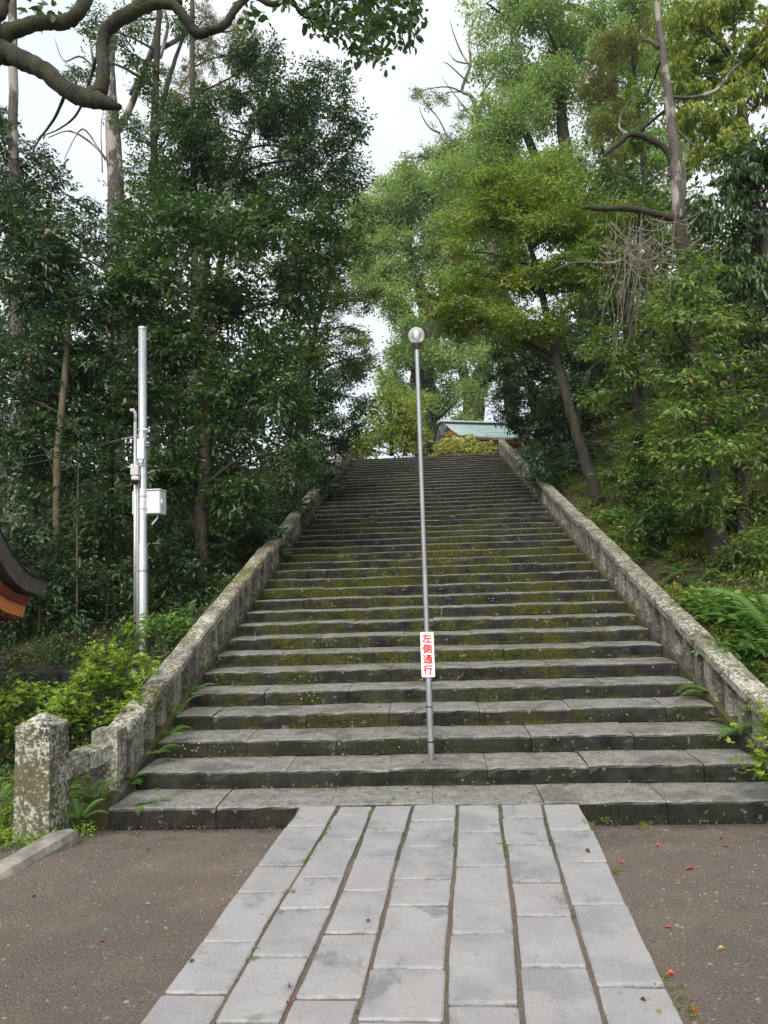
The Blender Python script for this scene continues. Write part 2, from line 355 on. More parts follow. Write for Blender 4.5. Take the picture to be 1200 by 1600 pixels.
WALLSTONE = plain('dark_wall_stone', (0.055, 0.055, 0.048), 0.9, 0, 0.4, 5.0, 0.5)
PEBBLE = plain('pebble', (0.165, 0.138, 0.115), 0.9, 0, 0.6, 25.0)
LEAF_RED = plain('fallen_leaf_red', (0.36, 0.075, 0.035), 0.6, 0, 0.35, 30)
LEAF_TAN = plain('fallen_leaf_tan', (0.42, 0.25, 0.10), 0.6, 0, 0.35, 30)
LEAF_YEL = plain('fallen_leaf_yellow', (0.36, 0.29, 0.10), 0.6, 0, 0.3, 30)
LEAF_BRN = plain('fallen_leaf_brown', (0.09, 0.05, 0.03), 0.6, 0, 0.35, 30)

LF_DARK = leaf_mat('evergreen_leaf_dark', (0.030, 0.066, 0.022), (0.060, 0.118, 0.034), (0.145, 0.215, 0.055), 0.30, 0.33, 0.65)
LF_DEEP = leaf_mat('evergreen_leaf_deep', (0.020, 0.049, 0.021), (0.040, 0.085, 0.031), (0.088, 0.15, 0.046), 0.29, 0.29, 0.7)
LF_MID = leaf_mat('evergreen_leaf_mid', (0.066, 0.122, 0.030), (0.132, 0.205, 0.048), (0.29, 0.34, 0.075), 0.36, 0.40)
LF_LIGHT = leaf_mat('layered_leaf_light', (0.10, 0.155, 0.032), (0.19, 0.25, 0.052), (0.38, 0.40, 0.08), 0.40, 0.46)
LF_CAMPHOR = leaf_mat('camphor_leaf', (0.15, 0.235, 0.085), (0.26, 0.355, 0.135), (0.40, 0.46, 0.18), 0.40, 0.50)
LF_YELLOW = leaf_mat('yellow_green_leaf', (0.13, 0.20, 0.038), (0.26, 0.32, 0.06), (0.48, 0.42, 0.08), 0.40, 0.48)
LF_SPOT = leaf_mat('spotted_evergreen_leaf', (0.06, 0.10, 0.034), (0.115, 0.165, 0.05), (0.50, 0.46, 0.10), 0.34, 0.38)
LF_BROWN = leaf_mat('brownish_conifer_leaf', (0.09, 0.095, 0.035), (0.17, 0.165, 0.05), (0.27, 0.22, 0.08), 0.6, 0.35)
LF_AZALEA = leaf_mat('azalea_leaf', (0.11, 0.19, 0.02), (0.24, 0.36, 0.038), (0.44, 0.50, 0.08), 0.45, 0.38)
LF_CREAM = leaf_mat('pale_bush_leaf', (0.30, 0.33, 0.08), (0.52, 0.50, 0.19), (0.68, 0.56, 0.27), 0.5, 0.35)
LF_FERN = leaf_mat('fern_frond', (0.08, 0.17, 0.045), (0.15, 0.27, 0.07), (0.26, 0.36, 0.10), 0.5, 0.4)
LF_FAR = leaf_mat('far_wood_leaf', (0.030, 0.054, 0.026), (0.055, 0.088, 0.036), (0.09, 0.13, 0.05), 0.45, 0.3)
DEADTWIG = plain('dead_twig', (0.20, 0.165, 0.135), 0.9, 0, 0.3, 12)

# ------------------------------------------------------------------ the flight of steps: measures
D1, RISE, TREAD, NSTEP = 6.193, 0.15895, 0.5222, 42
XL, XR = -2.80, 2.95
TOPZ = RISE * (NSTEP - 1); TOPY = D1 + TREAD * (NSTEP - 1)
def nose(Y): return min(TOPZ, max(-0.13, (Y - D1) / TREAD * RISE))
def _hn(x, y):
    return 0.5*math.sin(x*1.7 + 1.3*math.sin(y*0.9)) + 0.5*math.sin(y*1.3 + 1.1*math.sin(x*1.1 + 2))
def ground_z(X, Y):
    ax = abs(X)
    front = -0.012 - 0.125 * sstep(5.0, 6.1, Y)
    if X < 0:
        low = -0.10 + 0.10*sstep(6, 10, Y)
        hi = max(0.72 + 0.3*(Y-10.2), nose(Y) - 0.55)
        far = low + (hi - low) * sstep(10.0, 10.25, Y)
        near = nose(Y) - 0.05
        k = sstep(3.1, 4.3, ax); side = near*(1-k) + far*k
    else:
        near = nose(Y) + 0.02
        far = nose(Y) + 0.16 + 0.30*min(max(ax-3.3, 0), 9)*sstep(5.5, 9, Y)
        k = sstep(3.2, 3.6, ax); side = near*(1-k) + far*k
    if Y > 26: side = side + (TOPZ + 0.02*max(0, ax-4)*(X > 0) - side)*sstep(26, 29.5, Y)
    side = front + (side - front)*sstep(5.7, 6.6, Y) if Y < 6.6 else side
    under = nose(Y) - 0.5
    kk = sstep(3.0, 3.2, ax)
    inner = front if Y < 6.15 else (under if Y < TOPY + 0.3 else TOPZ - 0.02)
    z = inner*(1-kk) + side*kk
    if Y > TOPY + 1.0: z = max(z, TOPZ - 0.02) if ax < 4.5 else z
    if ax > 3.3 and Y > 6.4: z += 0.05*_hn(X*1.6, Y*1.6)
    return z

# ------------------------------------------------------------------ ground: one sheet out to the horizon
def axis(lo, hi, step, far): 
    a = list(np.arange(lo, hi + 1e-6, step)); d = step; x = lo; L = []; R = []
    while x > -far: d *= 1.35; x -= d; L.append(x)
    d = step; x = hi
    while x < far: d *= 1.35; x += d; R.append(x)
    return L[::-1] + a + R
gx = axis(-9, 11, 0.14, 420); gy = axis(1.0, 31, 0.14, 420)
gv = [(x, y, ground_z(x, y)) for y in gy for x in gx]
nx = len(gx)
gf = [(j*nx+i, j*nx+i+1, (j+1)*nx+i+1, (j+1)*nx+i) for j in range(len(gy)-1) for i in range(nx-1)]
g = mesh_obj('ground', gv, gf, GROUND, smooth=True); tag(g, kind='structure')

# ------------------------------------------------------------------ paving: slabs laid in seven rows, seen end on
pav = tag(empty('paving', (0, 4.0, 0)), kind='structure')
tops = [(470,1258),(529,1257.5),(586,1257),(646,1255.5),(715,1254.5),(782,1253.5),(845,1253),(905,1252)]
bots = [(213,1600),(329,1600),(441,1600),(552,1600),(695,1600),(818,1600),(946,1600),(1075,1600)]
TW = [onz(px, py, 0.0) for px, py in tops]; BW = [onz(px, py, 0.0) for px, py in bots]
cross = [[1290,1351,1394,1471,1551],[1272.5,1312.5,1370,1419,1495],[1299,1340,1390,1456.5,1558],[1281,1321.5,1373.5,1414,1512.5],
         [1298.5,1352.5,1457.5,1568.5],[1277.5,1319,1377.5,1430,1511],[1296.5,1346.5,1412.5,1541]]
Y0, Y1 = BW[0][1], 6.178
def edge_x(k, Y):
    t = (Y - BW[k][1]) / (TW[k][1] - BW[k][1]); x = BW[k][0] + t*(TW[k][0]-BW[k][0])
    return x + 0.006*math.sin(Y*2.1 + k*2.2)
def slab_mesh(c, ya, yb, gap=0.0145):
    n, m = 5, 5; h = 0.07; v = []; f = []; e = []
    tilt = (random.uniform(-.004, .004), random.uniform(-.004, .004), random.uniform(-.004, .003))
    jl, jr = random.uniform(0.5, 1.3), random.uniform(0.5, 1.3)
    for j in range(m+1):
        for i in range(n+1):
            s, t = i/n, j/m
            s2, t2 = [(0 if q == 0 else 1 if q == 1 else 0.03 + 0.94*(q*1.0-1/5)/(3/5)) for q in (s, t)]
            Y = ya + gap*0.45 + (yb - ya - gap*0.9)*t2
            xa = edge_x(c, Y) + gap*jl; xb = edge_x(c+1, Y) - gap*jr
            X = xa + (xb - xa)*s2
            rim = i in (0, n) or j in (0, m)
            cor = (i in (0, n)) and (j in (0, m))
            z = tilt[0]*(s-.5)*2 + tilt[1]*(t-.5)*2 + tilt[2] - (0.005 if rim else 0) - (0.004 if cor else 0) + random.uniform(-.0012, .0012)
            if cor: X += (0.005 if i == 0 else -0.005); Y += (0.004 if j == 0 else -0.004)
            if rim: X += random.uniform(-.004, .004); Y += random.uniform(-.004, .004)
            v.append((X, Y, z)); e.append(1.0 if rim else 0.0)
    N = n+1
    f = [(j*N+i, j*N+i+1, (j+1)*N+i+1, (j+1)*N+i) for j in range(m) for i in range(n)]
    ring = [i for i in range(N)] + [j*N+n for j in range(1, m+1)] + [m*N+i for i in range(n-1, -1, -1)] + [j*N for j in range(m-1, 0, -1)]
    b = len(v)
    for q in ring: v.append((v[q][0], v[q][1], -h)); e.append(0.6)
    for q in range(len(ring)):
        q2 = (q+1) % len(ring); f.append((ring[q2], ring[q], b+q, b+q2))
    o = mesh_obj('slab', v, f, SLAB, pav, smooth=False)
    o.location = (0, -4.0, 0)
    a = o.data.attributes.new('edge', 'FLOAT', 'POINT'); a.data.foreach_set('value', e)
    return o
for c in range(7):
    mx_ = 0.5*(tops[c][0] + tops[c+1][0])
    ys = [Y1 - 0.004*c*0]
    for py in cross[c]:
        t = (py - 1256)/344; px = (0.5*(tops[c][0]+tops[c+1][0]))*(1-t) + (0.5*(bots[c][0]+bots[c+1][0]))*t
        ys.append(onz(px, py, 0)[1])
    while ys[-1] > -3.0: ys.append(ys[-1] - random.uniform(0.34, 0.62))
    for a, b in zip(ys[1:], ys[:-1]): slab_mesh(c, a, b)
jb = [(edge_x(0, y) + 0.03, y) for y in np.linspace(-3, Y1, 40)]; je = [(edge_x(7, y) - 0.03, y) for y in np.linspace(-3, Y1, 40)]
jv = []; NJ = 24
for (xa, y), (xb, _) in zip(jb, je):
    for i in range(NJ+1): jv.append((xa + (xb-xa)*i/NJ, y-4.0, -0.014 + random.uniform(-.006, .003)))
jf = [(j*(NJ+1)+i, j*(NJ+1)+i+1, (j+1)*(NJ+1)+i+1, (j+1)*(NJ+1)+i) for j in range(39) for i in range(NJ)]
jo = mesh_obj('joint_filling', jv, jf, JOINT, pav, smooth=True)

# ------------------------------------------------------------------ steps: every stone a piece
stair = tag(empty('stone_stairs', (0, D1, 0)), kind='structure')
known = {1: [337, 515, 676, 850, 1042], 2: [290, 447, 609, 762, 920, 1100], 3: [385, 525, 690, 830, 991], 4: [332, 478, 608, 750, 893, 1042],
         5: [413, 545, 668, 809, 945], 6: [375, 495, 611, 735, 858], 7: [440, 557, 668, 787, 914], 8: [400, 500, 630, 735, 845, 955]}
def stone_mesh(w, d, h, seg, seed, wear):
    r = random.Random(seed)
    prof = [(0.0, -h), (-0.004, -h*0.55), (0.0, -0.026), (0.007, -0.009), (0.026, 0.0), (d*0.5, 0.001), (d, -0.002), (d, -h)]
    n = len(prof); v = []
    ch = [r.random() < 0.10 for _ in range(seg+1)]
    for i in range(seg+1):
        x = -w/2 + w*i/seg
        dz = r.uniform(-1, 1)*0.0018*wear; dy = r.uniform(-1, 1)*0.003*wear
        endw = 0.006 if i in (0, seg) else 0.0
        for k, (y, z) in enumerate(prof):
            c = (0.012*wear if ch[i] and k in (2, 3, 4) else 0)
            yy = y + (dy if k < 5 else 0) + (c + endw if k in (2, 3, 4) else 0) + r.uniform(-1, 1)*0.002*wear
            zz = z + (dz if 2 <= k <= 6 else 0) - (c*0.8 + endw if k in (3, 4) else endw*0.5 if k in (5, 6) else 0) + (r.uniform(-1, 1)*0.002*wear if k > 1 and k < 7 else 0)
            v.append((x, yy, zz))
    f = [(i*n+k, (i+1)*n+k, (i+1)*n+(k+1) % n, i*n+(k+1) % n) for i in range(seg) for k in range(n)]
    f.append(tuple(range(n))); f.append(tuple(seg*n+k for k in range(n))[::-1])
    return v, f
for s in range(1, NSTEP+1):
    Yf = D1 + TREAD*(s-1); Z = RISE*(s-1)
    st = bpy.data.objects.new('step', None); st.location = (0, Yf - D1, Z); st.empty_display_size = 0.1; link(st, stair)
    xl, xr = (XL, XR) if s > 1 else (-2.83, 3.05)
    if s in known: xs = [at(px, 1240 - (s-1)*38, Yf)[0] for px in known[s]]
    else:
        xs = []; x = xl + random.uniform(0.5, 1.2)
        while x < xr - 0.4: xs.append(x); x += random.uniform(0.75, 1.35)
    xs = [xl] + [x for x in xs if xl + .2 < x < xr - .2] + [xr]
    for a, b in zip(xs[:-1], xs[1:]):
        gap = random.uniform(0.003, 0.008)
        wd = b - a - gap
        seg = max(3, int(wd/(0.10 if s < 14 else 0.3)))
        dep = TREAD + 0.03 if s < NSTEP else 0.6
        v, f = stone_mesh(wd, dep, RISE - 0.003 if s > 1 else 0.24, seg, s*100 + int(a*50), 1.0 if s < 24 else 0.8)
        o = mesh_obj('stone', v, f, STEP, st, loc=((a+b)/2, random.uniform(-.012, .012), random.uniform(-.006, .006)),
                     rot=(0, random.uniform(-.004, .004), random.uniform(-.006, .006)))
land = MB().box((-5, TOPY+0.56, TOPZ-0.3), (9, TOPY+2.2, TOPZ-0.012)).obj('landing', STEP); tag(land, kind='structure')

# ------------------------------------------------------------------ balustrades
def sloped(name, x0, x1, ya, yb, za, zb, t, parent, mat=RAIL, nseg=8, wob=0.006, rnd=0.02, loc=None):
    # a long stone running up the slope: section with eased top edges, from (ya, za) to (yb, zb) = top line; t = vertical thickness
    prof = [(0, -t), (0, -rnd*1.4), (rnd, 0), (0.5, 0.004), (1-rnd, 0), (1, -rnd*1.4), (1, -t)]
    v = []; n = len(prof)
    for i in range(nseg+1):
        q = i/nseg; y = ya + (yb-ya)*q; z = za + (zb-za)*q; wz = random.uniform(-wob, wob)
        for k, (u, h) in enumerate(prof):
            uu = u*(x1-x0) + x0 if k in (0, 1, 5, 6) or k == 3 else (x0 + rnd if k == 2 else x1 - rnd)
            v.append((uu + random.uniform(-wob, wob)*0.7, y, z + h + wz*(1 if h > -t*0.6 else 0.4) + random.uniform(-wob, wob)*0.4))
    f = [(i*n+k, i*n+(k+1) % n, (i+1)*n+(k+1) % n, (i+1)*n+k) for i in range(nseg) for k in range(n)]
    f.append(tuple(range(n))[::-1]); f.append(tuple(nseg*n+k for k in range(n)))
    return mesh_obj(name, v, f, mat, parent)
def slant_post(x0, x1, ya, yb, zb_fn, zt_fn, parent, name='post'):
    w = 0.004; v = []
    for h in (0, 0.33, 0.66, 1):
        for (x, y) in ((x0, ya), (x1, ya), (x1, yb), (x0, yb)):
            zb, zt = zb_fn(y), zt_fn(y); v.append((x + random.uniform(-w, w), y + random.uniform(-w, w), zb + (zt-zb)*h))
    f = [(0,3,2,1), (12,13,14,15)]
    for l in range(3):
        for k in range(4):
            a = l*4+k; b = l*4+(k+1) % 4; f.append((a, b, b+4, a+4))
    return mesh_obj(name, v, f, RAIL_POST if name == 'post' else RAIL, parent)
def balustrade(side, label):
    root = empty('stone_balustrade', (0, 0, 0), label, 'balustrade', 'stone balustrades of the stairs')
    s = side
    def X(a, b): return (XL - b, XL - a) if s < 0 else (XR + a, XR + b)
    rail_h = 0.445 if s < 0 else 0.49
    slope = RISE/TREAD
    nz_ = lambda Y: (Y - D1)*slope
    ystart, yend = 6.62, TOPY + 0.15
    # stringer stones beside the steps
    y = D1 + 0.12
    while y < yend - 0.2:
        L = min(random.uniform(1.5, 2.4), yend - y); a, b = X(0.008, 0.30)
        sloped('stringer', a, b, y + 0.004, y + L - 0.004, nz_(y) + 0.02, nz_(y+L) + 0.02, 0.52, root, RAIL_DAMP); y += L
    # coping stones
    y = ystart
    while y < yend - 0.2:
        L = random.uniform(1.9, 2.6) if yend - y > 3.2 else yend - y
        a, b = X(0.02, 0.265); dz = random.uniform(-.012, .012); dx = random.uniform(-.012, .012)
        sloped('coping', a+dx, b+dx, y + 0.004, y + L - 0.004, nz_(y) + rail_h + dz, nz_(y+L) + rail_h + dz + random.uniform(-.01, .01), 0.11, root, nseg=14, wob=0.004); y += L
    # posts
    y = ystart + 0.1; k = 0
    while y < yend - 0.25:
        wd = 0.26 if k % 3 == 0 else 0.11
        a, b = X(0.03, 0.25) if k % 3 == 0 else X(0.04, 0.25)
        slant_post(a, b, y, y + wd, lambda q: nz_(q) + 0.01, lambda q: nz_(q) + rail_h - 0.10, root)
        y += wd + random.uniform(0.19, 0.23); k += 1
    # top newel
    a, b = X(0.05, 0.29)
    o = MB().box((a, TOPY + 0.17, TOPZ - 0.3), (b, TOPY + 0.41, TOPZ + 0.62)).obj('newel', RAIL, root); bevel(o, 0.015)
    # foot: short post, level beam and the big squared pillar turned a little outwards
    c = (XL - 0.17) if s < 0 else (XR + 0.17)
    slant_post(c - 0.12, c + 0.12, 6.42, 6.62, lambda q: -0.16, lambda q: nz_(6.62) + rail_h + 0.03, root, 'foot_post')
    P0 = np.array([c - s*(-0.03), 6.46]); P1 = np.array([-3.20, 5.72]) if s < 0 else np.array([3.40, 5.72])
    d = P1 - P0; L = np.linalg.norm(d); ang = math.atan2(d[1], d[0])
    v = []; 
    for i in range(9):
        q = i/8*L; top = 0.50 - 0.02*i/8
        for (u, h) in ((-0.11, -0.16), (0.11, -0.16), (0.11, -0.02), (0.085, 0), (-0.085, 0), (-0.11, -0.02)):
            v.append((q, u + random.uniform(-.005, .005), top + h + random.uniform(-.006, .006)))
    f = [(i*6+k, i*6+(k+1) % 6, (i+1)*6+(k+1) % 6, (i+1)*6+k) for i in range(8) for k in range(6)]; f += [(5,4,3,2,1,0), tuple(48+k for k in range(6))]
    mesh_obj('foot_beam', v, f, RAIL, root, loc=(P0[0], P0[1], 0), rot=(0, 0, ang))
    hw = 0.15; v = []; lv = [(-0.3, 1.06), (-0.05, 1.05), (0.2, 1.03), (0.45, 1.02), (0.70, 1.0), (0.815, 1.0), (0.83, 0.97), (0.915, 0.06)]
    for z, sc in lv:
        for k in range(16):
            e = k // 4; t = (k % 4)/4; cs = [(-1,-1),(1,-1),(1,1),(-1,1)]; p = cs[e]; q = cs[(e+1) % 4]
            x_, y_ = p[0]+(q[0]-p[0])*t, p[1]+(q[1]-p[1])*t
            rr = 0.965 if k % 4 == 0 else 1.0
            v.append((x_*hw*sc*rr + random.uniform(-.004, .004), y_*hw*sc*rr + random.uniform(-.004, .004), z + random.uniform(-.004, .004)))
    m = len(lv); f = [(i*16+k, i*16+(k+1) % 16, (i+1)*16+(k+1) % 16, (i+1)*16+k) for i in range(m-1) for k in range(16)]; f.append(tuple((m-1)*16+k for k in range(16)))
    mesh_obj('pillar', v, f, RAIL_PILLAR, root, loc=(P1[0], P1[1] + 0.08, -0.02), rot=(0, 0, rad(2)*s))
    return root
balustrade(-1, 'mossy stone balustrade on the left of the stairs, ending in a lichened pillar')
balustrade(1, 'pale weathered stone balustrade on the right of the stairs below the wooded bank')

# kerb stones at the left edge of the earth
k1, k2 = onz(127, 1312, -0.05), onz(0, 1384, -0.03)
kd = (k2 - k1); kd[2] = 0; kl = np.linalg.norm(kd); kd /= kl
kr = empty('kerb', (k1[0], k1[1], 0), 'low rough kerb stones edging the bare earth beside the lichened pillar', 'kerb')
ang = math.atan2(kd[1], kd[0])
def kerb_stone(a, b, wdt):
    v = []; N = 8
    for i in range(N+1):
        q = a + (b-a)*i/N; e = 0.03 if i in (0, N) else 0
        for (u, h) in ((0+e, -0.25), (0+e, -0.01), (0.02+e, 0.035), (wdt*0.5, 0.05), (wdt-0.02-e, 0.04), (wdt-e, 0.0), (wdt-e, -0.25)):
            v.append((q, -u + random.uniform(-.004, .004), h - e*0.6 + random.uniform(-.002, .002)))
    f = [(i*7+k, (i+1)*7+k, (i+1)*7+(k+1) % 7, i*7+(k+1) % 7) for i in range(N) for k in range(7)]; f += [tuple(range(7)), tuple(N*7+k for k in range(7))[::-1]]
    return mesh_obj('kerb_stone', v, f, KERB, kr, rot=(0, 0, ang))
kerb_stone(0, kl*0.97, 0.2); kerb_stone(kl*1.0, kl+1.0, 0.2); kerb_stone(kl+1.03, kl+2.1, 0.2)

# low retaining wall on the left, behind the azalea
wl = empty('retaining_wall', (-7, 10.0, 0), 'low dark retaining wall of rough stone under the left trees', 'wall')
for row in range(3):
    x = -5.9 + 0.2*row
    while x < 2.4:
        L = random.uniform(0.4, 0.75)
        o = MB().box((x, 0, -0.1 + row*0.27), (x + L - 0.012, 0.3, -0.1 + row*0.27 + 0.262)).obj('stone', WALLSTONE, wl, loc=(0, random.uniform(-.02, .02), 0)); bevel(o, 0.02, 1)
        x += L

# ------------------------------------------------------------------ street lamp and its sign on the steps
lp = onz(674, 1188, RISE)
lamp = empty('street_lamp', (lp[0], lp[1], RISE), 'slender metal lamp post with a clear globe standing on the lower steps', 'street lamp')
ztop = at(656, 540, lp[1])[2] - RISE; zmid = at(670, 1040, lp[1])[2] - RISE
MB().lathe([(0.031, -0.05), (0.031, zmid), (0.0245, zmid + 0.02), (0.0245, 1.9), (0.0225, 1.92), (0.022, ztop)], (0, 0, 0), 18).obj('pole', LAMP_GREY, lamp, True)
MB().lathe([(0.033, 0.17), (0.033, 0.182)], (0, 0, 0), 18).obj('band', BLACK, lamp, True)
MB().lathe([(0.033, 0.50), (0.033, 0.511)], (0, 0, 0), 18).obj('band', BLACK, lamp, True)
MB().lathe([(0.0, ztop-0.04), (0.03, ztop-0.04), (0.032, ztop), (0.055, ztop + 0.012), (0.055, ztop + 0.032), (0.0, ztop + 0.034)], (0, 0, 0), 18).obj('collar', DARK_METAL, lamp, True)
GM = Mat('clear_globe'); GM.set(Base_Color=(0.93, 0.94, 0.94), Roughness=0.22)
_tr = GM.t.nodes.new('ShaderNodeBsdfTransparent'); _fr = GM.t.nodes.new('ShaderNodeFresnel'); _fr.inputs[0].default_value = 1.5
_ms = GM.t.nodes.new('ShaderNodeMixShader'); _ad = GM.math('ADD', GM.math('MULTIPLY', _fr.outputs[0], 0.6), 0.2, True)
GM.t.links.new(_ad, _ms.inputs[0]); GM.t.links.new(_tr.outputs[0], _ms.inputs[1]); GM.t.links.new(GM.b.outputs[0], _ms.inputs[2]); GM.t.links.new(_ms.outputs[0], GM.out.inputs['Surface'])
rg = 0.082; zc = ztop + 0.03 + rg*0.93
prof = [(max(0.001, rg*math.cos(rad(a))), rg*math.sin(rad(a))) for a in range(-68, 91, 12)]
MB().lathe(prof, (0, 0, zc), 24).obj('globe', GM.m, lamp, True)
gb = MB().lathe([(0.001, -rg*0.9), (0.016, -rg*0.88), (0.016, -rg*0.45), (0.024, -rg*0.4), (0.024, rg*0.42), (0.018, rg*0.55), (0.001, rg*0.58)], (0, 0, zc), 14).obj('bulb', SIGN_WHITE, lamp, True)

sx = at(668, 1020, lp[1]); sw, sh = 0.128, 0.435
zt = at(668, 987, lp[1])[2]; zb_ = at(668, 1057, lp[1])[2]; sh = zt - zb_
sign = empty('sign', (sx[0], lp[1] - 0.045, zb_), 'narrow white upright sign with red characters strapped to the lamp post', 'sign')
r_ = 0.012; prof = []
for cx_, cz_, a0 in ((sw/2-r_, sh-r_, 0), (-sw/2+r_, sh-r_, 90), (-sw/2+r_, r_, 180), (sw/2-r_, r_, 270)):
    for q in (0, 30, 60, 90): prof.append((cx_ + r_*math.cos(rad(a0+q)), cz_ + r_*math.sin(rad(a0+q))))
MB().prism(prof, 'y', -0.002, 0.002).obj('plate', SIGN_WHITE, sign)
for k, ch in enumerate('左側通行'):
    cu = bpy.data.curves.new('character', 'FONT'); cu.body = ch; cu.size = 0.092; cu.align_x = 'CENTER'; cu.align_y = 'CENTER'; cu.offset = 0.0; cu.extrude = 0.0004
    tmp = bpy.data.objects.new('character_outline', cu); COL.objects.link(tmp); bpy.context.view_layer.update()
    me0 = bpy.data.meshes.new_from_object(tmp.evaluated_get(bpy.context.evaluated_depsgraph_get())); bpy.data.objects.remove(tmp); bpy.data.curves.remove(cu)
    v0 = [tuple(q.co) for q in me0.vertices]; f0 = [tuple(q.vertices) for q in me0.polygons]; mb = MB()
    for a_ in range(8): mb.add([(x + 0.0027*math.cos(a_*math.pi/4), y + 0.0024*math.sin(a_*math.pi/4), z + 0.00002*a_) for x, y, z in v0], f0)
    me = bpy.data.meshes.new('character'); me.from_pydata(mb.v, [], mb.f); me.materials.append(SIGN_RED); me.update(); bpy.data.meshes.remove(me0)
    o = bpy.data.objects.new('character', me); o.location = (0.0, -0.0035, sh*(0.845 - 0.231*k)); o.rotation_euler = (rad(90), 0, 0); link(o, sign)
for z in (0.1, sh-0.1): MB().box((-0.04, 0.003, z-0.008), (0.04, 0.01, z+0.008)).obj('strap', GALV, sign)

# ------------------------------------------------------------------ galvanised pole with equipment
PY = 10.75
p0 = at(223, 1015, PY); p1 = at(225, 512, PY)
gp = empty('utility_pole', (p0[0], PY, 0.62), 'tall galvanised steel pole without lamp beside the left balustrade', 'pole')
H = p1[2] - 0.62
MB().lathe([(0.078, -0.4), (0.076, 1.9), (0.066, 1.92), (0.064, H), (0.0001, H + 0.004)], (0, 0, 0), 24).obj('pole_tube', GALV, gp, True)
MB().lathe([(0.068, H-0.03), (0.068, H+0.006), (0.0, H+0.012)], (0, 0, 0), 24).obj('cap', GALV, gp, True)
zz = lambda py: at(224, py, PY)[2] - 0.62
cx0 = -0.105
MB().tube([(cx0, -0.03, -0.4), (cx0, -0.03, zz(660))], [0.026, 0.026], 12).obj('conduit', GALV, gp, True)
MB().tube([(cx0 + 0.052, -0.07, -0.3), (cx0 + 0.052, -0.07, zz(720))], [0.018, 0.018], 10).obj('conduit', plain('dull_conduit', (0.42, 0.41, 0.39), 0.5, 0.3), gp, True)
MB().tube([(cx0, -0.03, zz(660)), (cx0, -0.03, zz(646)), (cx0 - 0.03, -0.05, zz(641)), (cx0 - 0.06, -0.07, zz(643))], [0.02, 0.024, 0.03, 0.034], 10).obj('weather_head', BEIGE_PLASTIC, gp, True)
for py in (672, 700, 727, 775, 795, 892):
    MB().lathe([(0.08, zz(py)-0.008), (0.08, zz(py)+0.008)], (0, 0, 0), 24).obj('band', DARK_METAL if py in (892, 700) else GALV, gp, True)
MB().box((0.03, -0.10, zz(673)-0.012), (0.12, -0.06, zz(673)+0.012)).obj('clamp', GALV, gp)
an = empty('antenna_panel', (p0[0] + 0.02, PY - 0.085, at(226, 720, PY)[2]), 'slim white antenna box strapped to the galvanised pole above the camera', 'antenna')
hh = at(226, 688, PY)[2] - at(226, 720, PY)[2]
bevel(MB().box((-0.055, -0.06, 0), (0.06, 0.0, hh)).obj('housing', WHITE_PLASTIC, an), 0.012)
MB().box((-0.03, -0.05, -0.05), (0.035, -0.01, -0.002)).obj('bracket', GALV, an)
ca = empty('security_camera', (at(217, 745, PY)[0], PY - 0.13, at(217, 745, PY)[2]), 'small dome security camera with black lens under a beige box on the pole', 'camera')
bevel(MB().box((-0.06, -0.06, 0), (0.065, 0.08, 0.155)).obj('junction_box', BEIGE_PLASTIC, ca), 0.01)
MB().lathe([(0.03, 0.0), (0.06, -0.015), (0.062, -0.06), (0.05, -0.075), (0.0, -0.076)], (0, 0, 0), 18).obj('housing', WHITE_PLASTIC, ca, True)
MB().lathe([(0.05, -0.07), (0.05, -0.09), (0.043, -0.12), (0.02, -0.142), (0.0, -0.145)], (0, 0, 0), 18).obj('dome', BLACK, ca, True)
cb = empty('equipment_box', (at(240, 803, PY)[0], PY - 0.02, at(240, 803, PY)[2]), 'white equipment box with a hinged door fixed behind the galvanised pole', 'cabinet')
bh = at(240, 766, PY)[2] - at(240, 803, PY)[2]
bevel(MB().box((-0.345, 0.03, 0.0), (0.105, 0.28, bh)).obj('body', WHITE_PLASTIC, cb), 0.01)
bevel(MB().box((-0.298, 0.012, 0.012), (0.098, 0.028, bh-0.012)).obj('door', WHITE_PLASTIC, cb), 0.006)
MB().box((0.107, 0.05, bh*0.45), (0.13, 0.09, bh*0.62)).obj('latch', WHITE_PLASTIC, cb)
bevel(MB().box((-0.31, 0.0, bh + 0.002), (0.115, 0.29, bh + 0.02)).obj('lid', WHITE_PLASTIC, cb), 0.004)
MB().tube([(0.03, 0.1, 0), (0.03, 0.1, -0.06), (-0.05, 0.08, -0.16)], [0.014]*3, 8).obj('cable_gland', BEIGE_PLASTIC, cb)
cl = at(190, 686, PY)
MB().tube([(at(213, 682, PY)[0], PY, at(213, 682, PY)[2]), cl], [0.008, 0.01], 6).obj('wire_clamp', GALV, None)
wc = bpy.data.objects['wire_clamp']; tag(wc, 'short metal wire clamp sticking out left of the galvanised pole', 'clamp')
for dz, lab in ((0.0, 'upper thin dark cable running left from the wire clamp through the trees'), (-0.06, 'lower thin dark cable running left from the wire clamp through the trees')):
    E_ = at(-260, 745 + (-dz)*250, PY + 1.5); pts = [cl + (E_ - cl)*t + np.array([0, 0, dz*min(1, t*6) - 0.5*t*(1-t)]) for t in np.linspace(0, 1, 24)]
    tag(MB().tube(pts, [0.007]*24, 5).obj('cable', CABLE, None, True), lab, 'cable', 'cables to the pole')

